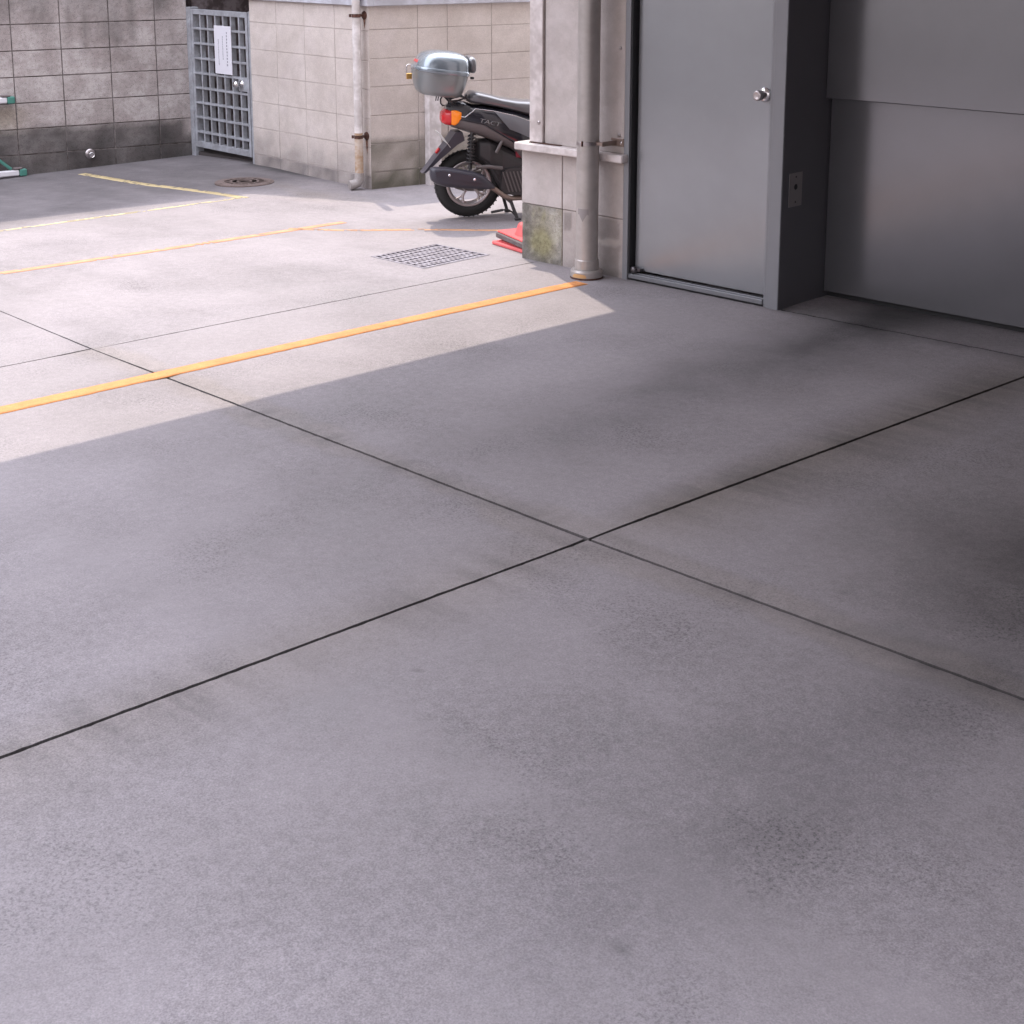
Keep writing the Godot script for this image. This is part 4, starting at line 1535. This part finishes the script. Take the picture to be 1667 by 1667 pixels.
	tube(st, [sp(-0.175, 0.78, 0.1), sp(-0.186, 0.76, 0.1), sp(-0.184, 0.735, 0.1), sp(-0.172, 0.722, 0.1), sp(-0.162, 0.724, 0.1)], 0.005, 8)
	for f in [-0.21, -0.197]:
		tube(st, [sp(f, 0.785, 0.1), sp(f - 0.005, 0.752, 0.1)], 0.0035, 6)
	obj("luggage_hook", st, M.black_plastic, rack)
	make_luggage_box(o)
	make_scooter_front(o)


func make_luggage_box(o: Node3D) -> void:
	var t := Transform3D(Basis(Vector3.RIGHT, -0.128), sp(-0.165, 0.918, 0))
	var rings := func(levels: Array) -> Array:
		var r := []
		for l in levels:
			var ring := PackedVector3Array()
			for q in rounded(l[3], (l[2] - l[1]) / 2.0, 3.4, 40):
				ring.append(t * Vector3(q.x, l[0], -((l[1] + l[2]) / 2.0) + q.y))
			r.append(ring)
		return r
	var st := start()
	loft(st, rings.call([[-0.142, -0.09, 0.10, 0.12], [-0.14, -0.115, 0.118, 0.14], [-0.13, -0.132, 0.128, 0.158], [-0.105, -0.147, 0.14, 0.174], [-0.06, -0.16, 0.152, 0.186], [-0.02, -0.166, 0.158, 0.192], [0.004, -0.168, 0.16, 0.193]]))
	var b := obj("luggage_box", st, M.box_base, o)
	b.set_meta("label", "glossy grey blue luggage box behind the seat")
	st = start()
	loft(st, rings.call([[0.0, -0.172, 0.165, 0.197], [0.003, -0.176, 0.168, 0.2], [0.024, -0.177, 0.168, 0.2], [0.028, -0.173, 0.164, 0.196]]))
	obj("rim_band", st, M.box_paint, b)
	st = start()
	loft(st, rings.call([[0.026, -0.168, 0.162, 0.192], [0.05, -0.163, 0.161, 0.191], [0.075, -0.152, 0.158, 0.187], [0.092, -0.14, 0.152, 0.18], [0.104, -0.126, 0.143, 0.168], [0.116, -0.102, 0.128, 0.148], [0.126, -0.07, 0.106, 0.118], [0.132, -0.03, 0.08, 0.08], [0.1345, 0.01, 0.045, 0.03]]))
	obj("lid", st, M.box_paint, b)
	st = start()
	loft(st, along([[-0.004, 0.918, 1.012, 0.10, 0.0], [0.012, 0.912, 1.018, 0.115, 0.0], [0.030, 0.910, 1.012, 0.115, 0.0], [0.038, 0.918, 0.995, 0.10, 0.0]], 4.0, 24))
	obj("backrest_pad", st, M.seat, b)
	st = start()
	box(st, sp(-0.309, 0.998, 0.0), Vector3(0.12, 0.04, 0.008), 0.003, Basis(Vector3.RIGHT, -0.75))
	obj("rear_reflector", st, M.red_lens, b)
	st = start()
	var bow := []
	for k in 9:
		var a := PI * k / 8.0
		bow.append(sp(-0.362 + 0.016 * cos(a), 0.948 + 0.02 * sin(a), 0.0))
	tube(st, [sp(-0.346, 0.912, 0)] + bow + [sp(-0.378, 0.912, 0)], 0.004, 8)
	var lock := obj("lock_shackle", st, M.chrome, b)
	st = start()
	box(st, sp(-0.362, 0.897, 0), Vector3(0.02, 0.036, 0.034), 0.003)
	obj("padlock", st, M.brass, b)
	st = start()
	box(st, sp(0.012, 0.886, 0.1), Vector3(0.03, 0.014, 0.02), 0.002)
	obj("box_latch", st, M.black_plastic, b)


func make_scooter_front(o: Node3D) -> void:
	# hidden by the wall in the photograph, seen from a step to the left
	var st := start()
	loft(st, along([[0.50, 0.26, 0.36, 0.14, 0.0], [0.60, 0.24, 0.30, 0.15, 0.0], [0.80, 0.24, 0.29, 0.15, 0.0], [0.88, 0.26, 0.36, 0.14, 0.0]], 4.0, 20))
	obj("foot_board", st, M.black_plastic, o)
	st = start()
	loft(st, along([[0.86, 0.26, 0.50, 0.16, 0.0], [0.90, 0.28, 0.80, 0.19, 0.0], [0.96, 0.36, 0.88, 0.19, 0.0], [1.03, 0.46, 0.86, 0.14, 0.0], [1.08, 0.55, 0.80, 0.07, 0.0]], 3.0, 24))
	obj("leg_shield", st, M.navy, o)
	st = start()
	loft(st, along([[0.84, 0.90, 0.98, 0.12, 0.0], [0.90, 0.88, 1.02, 0.13, 0.0], [0.98, 0.88, 1.0, 0.10, 0.0], [1.03, 0.90, 0.96, 0.05, 0.0]], 2.8, 20))
	var head := obj("handlebar_cover", st, M.navy, o)
	st = start()
	lathe(st, [Vector2(0.005, 0.0), Vector2(0.05, -0.005), Vector2(0.055, -0.02)], 20, Transform3D(Basis(Vector3.RIGHT, -PI / 2), sp(1.03, 0.93, 0)))
	obj("headlight", st, M.silver, head)
	for s in [1.0, -1.0]:
		st = start()
		tube(st, [sp(0.90, 0.95, s * 0.10), sp(0.87, 0.96, s * 0.22), sp(0.83, 0.955, s * 0.33)], 0.014, 10)
		obj("hand_grip", st, M.black_plastic, head)
		st = start()
		tube(st, [sp(0.88, 0.97, s * 0.2), sp(0.88, 1.08, s * 0.25), sp(0.87, 1.14, s * 0.27)], 0.005, 8)
		box(st, sp(0.865, 1.17, s * 0.28), Vector3(0.10, 0.07, 0.015), 0.006)
		obj("mirror", st, M.black_plastic, head)
	st = start()
	for s in [1.0, -1.0]:
		tube(st, [sp(1.18, 0.21, s * 0.07), sp(1.07, 0.50, s * 0.06)], 0.016, 10)
	obj("front_fork", st, M.grey_plastic, o)
	st = start()
	var rows := []
	for k in 11:
		var a := lerpf(-0.4, 2.3, k / 10.0)
		var ring := PackedVector3Array()
		for s in [-0.065, -0.05, 0.05, 0.065]:
			var r := 0.245 if absf(s) < 0.06 else 0.215
			ring.append(sp(1.18 + r * sin(a - 0.95), 0.207 + r * cos(a - 0.95), s))
		rows.append(ring)
	loft(st, rows, false, false)
	obj("front_mudguard", st, M.navy, o)


# ---------------------------------------------------------------- small things
func make_stands() -> void:
	# two red stand bases stacked beside the end of the ledge wall
	var turn := Basis(Vector3.UP, deg_to_rad(-13.0))
	var low := thing("red_base_plate", "flat pale red plate lying under the grey rubber stand base", "base plate", Vector3(-5.765, 0, -6.04), deg_to_rad(-12.0))
	var st := start()
	box(st, Vector3(0, 0.011, 0), Vector3(0.36, 0.022, 0.30), 0.006)
	obj("plate", st, mat(Color(0.72, 0.13, 0.13), 0.6), low)
	st = start()
	box(st, Vector3(0, 0.024, 0), Vector3(0.30, 0.005, 0.24), 0.002)
	obj("raised_middle", st, mat(Color(0.72, 0.13, 0.13), 0.6), low)
	var top := thing("red_stand_base", "red stand base with a round socket on a thick grey rubber slab", "stand base", Vector3(-5.745, 0.027, -6.035), deg_to_rad(-17.0))
	top.rotation.z = deg_to_rad(-2.0)
	st = start()
	box(st, Vector3(0, 0.0235, 0), Vector3(0.36, 0.033, 0.29), 0.006)
	obj("rubber_slab", st, M.rubber, top)
	st = start()
	box(st, Vector3(0, 0.045, 0), Vector3(0.345, 0.010, 0.275), 0.004)
	obj("top_plate", st, M.red, top)
	st = start()
	lathe(st, [Vector2(0.085, 0.049), Vector2(0.083, 0.056), Vector2(0.078, 0.060), Vector2(0.066, 0.104), Vector2(0.060, 0.111), Vector2(0.04, 0.114), Vector2(0.03, 0.108)], 36, Transform3D(Basis(), Vector3(-0.008, 0, 0.018)))
	obj("socket", st, M.red, top)


func make_grate() -> void:
	var lo := Vector2(-6.209, -5.72)
	var hi := Vector2(-5.766, -5.22)
	var o := thing("drain_grate", "square steel drain grate with rows of slots in the sunlit concrete", "drain grate", Vector3((lo.x + hi.x) / 2, 0, (lo.y + hi.y) / 2))
	var hx := (hi.x - lo.x) / 2
	var hz := (hi.y - lo.y) / 2
	var st := start()
	for s in [-1.0, 1.0]:
		span(st, Vector3(s * hx - s * 0.003, -0.10, -hz + 0.003), Vector3(s * hx - s * 0.020, 0.0025, hz - 0.003), 0.0015)
		span(st, Vector3(-hx + 0.021, -0.10, s * hz - s * 0.003), Vector3(hx - 0.021, 0.0022, s * hz - s * 0.020), 0.0015)
	obj("grate_frame", st, M.grate, o)
	st = start()
	span(st, Vector3(-hx, -0.113, -hz), Vector3(hx, -0.103, hz), 0.0)
	obj("drain_bottom", st, mat(Color(0.02, 0.018, 0.018), 0.9), o)
	# 7 rows of slots, 13 in a row: cross bars run along x, wide webs along z
	for k in range(1, 13):
		st = start()
		var z := lerpf(-hz + 0.02, hz - 0.02, k / 13.0)
		span(st, Vector3(-hx + 0.02, -0.06, z - 0.0075), Vector3(hx - 0.02, 0.001, z + 0.0075), 0.0015)
		obj("cross_bar", st, M.grate, o)
	for k in range(1, 7):
		st = start()
		var x := lerpf(-hx + 0.02, hx - 0.02, k / 7.0)
		span(st, Vector3(x - 0.010, -0.055, -hz + 0.02), Vector3(x + 0.010, 0.0016, hz - 0.02), 0.0015)
		obj("bearing_bar", st, M.grate, o)


func make_manhole() -> void:
	var at := Vector3(-8.835, ground_height(-8.835, -6.262) + 0.004, -6.262)
	var o := thing("manhole_cover", "round rust brown manhole cover in the shaded yard near the gate", "manhole cover", at)
	var st := start()
	lathe(st, [Vector2(0.213, -0.02), Vector2(0.213, 0.003), Vector2(0.198, 0.004), Vector2(0.197, 0.001)], 48, Transform3D(), -1)
	obj("cover_ring", st, M.iron, o)
	st = start()
	lathe(st, [Vector2(0.195, -0.02), Vector2(0.195, 0.0045), Vector2(0.18, 0.006)], 48, Transform3D(), -1)
	var lid := obj("cover_lid", st, M.iron, o)
	st = start()
	for r in [0.05, 0.10, 0.15]:
		lathe(st, [Vector2(r - 0.007, 0.006), Vector2(r - 0.005, 0.009), Vector2(r + 0.005, 0.009), Vector2(r + 0.007, 0.006)], 40, Transform3D(), -1)
	for k in 16:
		var a := TAU * k / 16.0
		box(st, Vector3(cos(a) * 0.125, 0.0075, sin(a) * 0.125), Vector3(0.035, 0.003, 0.01), 0.001, Basis(Vector3.UP, -a))
	obj("raised_pattern", st, M.iron, lid)


func make_barrier() -> void:
	# only the end of it shows at the left edge of the photograph
	var d := Vector2(0.13, -0.99).normalized()
	var base := Vector3(-10.70, -0.085, -5.51)
	var o := thing("folding_barrier", "low folding barrier with white rails and green ends at the foot of the old wall", "barrier", base, atan2(-d.y, d.x))
	for r in [[0.038, 0.016, -0.02, 0.03], [0.60, 0.02, -0.075, -0.12]]:
		var y: float = r[0]
		var end: float = r[2]
		var st := start()
		box(st, Vector3(end - 0.75, y, 0), Vector3(1.5, 0.046, 0.034), 0.008)
		obj("white_rail", st, M.pale_plastic, o)
		st = start()
		box(st, Vector3(end + 0.028, y, 0), Vector3(0.056, 0.054, 0.046), 0.006)
		obj("end_cap", st, M.green, o)
		st = start()
		box(st, Vector3(end - 0.01, y + 0.033, 0), Vector3(0.07, 0.016, 0.04), 0.005)
		obj("cap_tongue", st, M.rubber, o)
	for x in [-0.08, -1.2]:
		var st := start()
		tube(st, [Vector3(x, 0.07, 0.0), Vector3(x - 0.30, 0.33, -0.01), Vector3(x - 0.30, 0.58, -0.02)], 0.013, 10)
		obj("brace", st, M.green, o)


func make_plants() -> void:
	var leaf_mats := [mat(Color(0.06, 0.10, 0.02), 0.6), mat(Color(0.09, 0.13, 0.03), 0.6)]
	var spots := [[Vector3(-9.86, 0, -7.38), 0.72, 90, "leafy green plant in a terracotta pot behind the lattice gate"], [Vector3(-10.02, 0, -7.86), 0.95, 120, "taller green shrub deeper in the passage behind the lattice gate"]]
	for k in spots.size():
		var s: Array = spots[k]
		var o := thing("potted_plant", s[3], "plant", s[0], 0.0, "")
		var st := start()
		lathe(st, [Vector2(0.07, 0.0), Vector2(0.10, 0.16), Vector2(0.115, 0.16), Vector2(0.115, 0.20), Vector2(0.095, 0.20), Vector2(0.09, 0.17)], 20, Transform3D(), -1)
		obj("pot", st, mat(Color(0.36, 0.11, 0.06), 0.85), o)
		st = start()
		for i in 5:
			var a := TAU * i / 5.0 + k
			tube(st, [Vector3(0, 0.16, 0), Vector3(cos(a) * 0.05, s[1] * 0.6, sin(a) * 0.05), Vector3(cos(a) * 0.13, s[1], sin(a) * 0.13)], 0.005, 6)
		obj("stem", st, mat(Color(0.09, 0.06, 0.03), 0.9), o)
		st = start()
		for i in int(s[2]):
			var a := rng.randf() * TAU
			var y := rng.randf_range(0.25, s[1] + 0.06)
			var r := rng.randf_range(0.02, 0.19)
			var p := Vector3(cos(a) * r, y, sin(a) * r)
			var turn := Basis(Vector3.UP, rng.randf() * TAU) * Basis(Vector3.RIGHT, rng.randf_range(-0.9, 0.3))
			var l := rng.randf_range(0.05, 0.09)
			var w := l * 0.22
			var tip := p + turn * Vector3(0, -0.01, -l)
			var mid := p + turn * Vector3(0, 0.008, -l * 0.45)
			quad(st, p, mid + turn * Vector3(w, 0, 0), tip, mid)
			quad(st, p, mid, tip, mid - turn * Vector3(w, 0, 0))
		var f := obj("foliage", st, leaf_mats[k], o)
		f.set_meta("kind", "stuff")


func make_small_things() -> void:
	# a bright metal pipe end that sticks out of the foot of the old wall
	var turn := wall_angle(Vector2(-10.776, -5.368), Vector2(-10.436, -6.893))
	var at := Vector3(-10.436, 0, -6.893) + Basis(Vector3.UP, turn) * Vector3(-0.852, 0.05, 0.0)
	var o := thing("pipe_stub", "small silver pipe stub poking from the foot of the old block wall", "pipe", at, turn)
	var st := start()
	lathe(st, [Vector2(0.021, -0.005), Vector2(0.021, 0.036), Vector2(0.0235, 0.038), Vector2(0.0235, 0.050), Vector2(0.019, 0.052), Vector2(0.017, 0.036)], 24, Transform3D(Basis(Vector3.RIGHT, PI / 2 + 0.1), Vector3.ZERO))
	obj("stub", st, M.chrome, o)
	st = start()
	lathe(st, [Vector2(0.04, 0.0), Vector2(0.038, 0.004), Vector2(0.028, 0.007)], 24, Transform3D(Basis(Vector3.RIGHT, PI / 2), Vector3(0, 0, 0.002)))
	obj("wall_flange", st, M.worn_chrome, o)
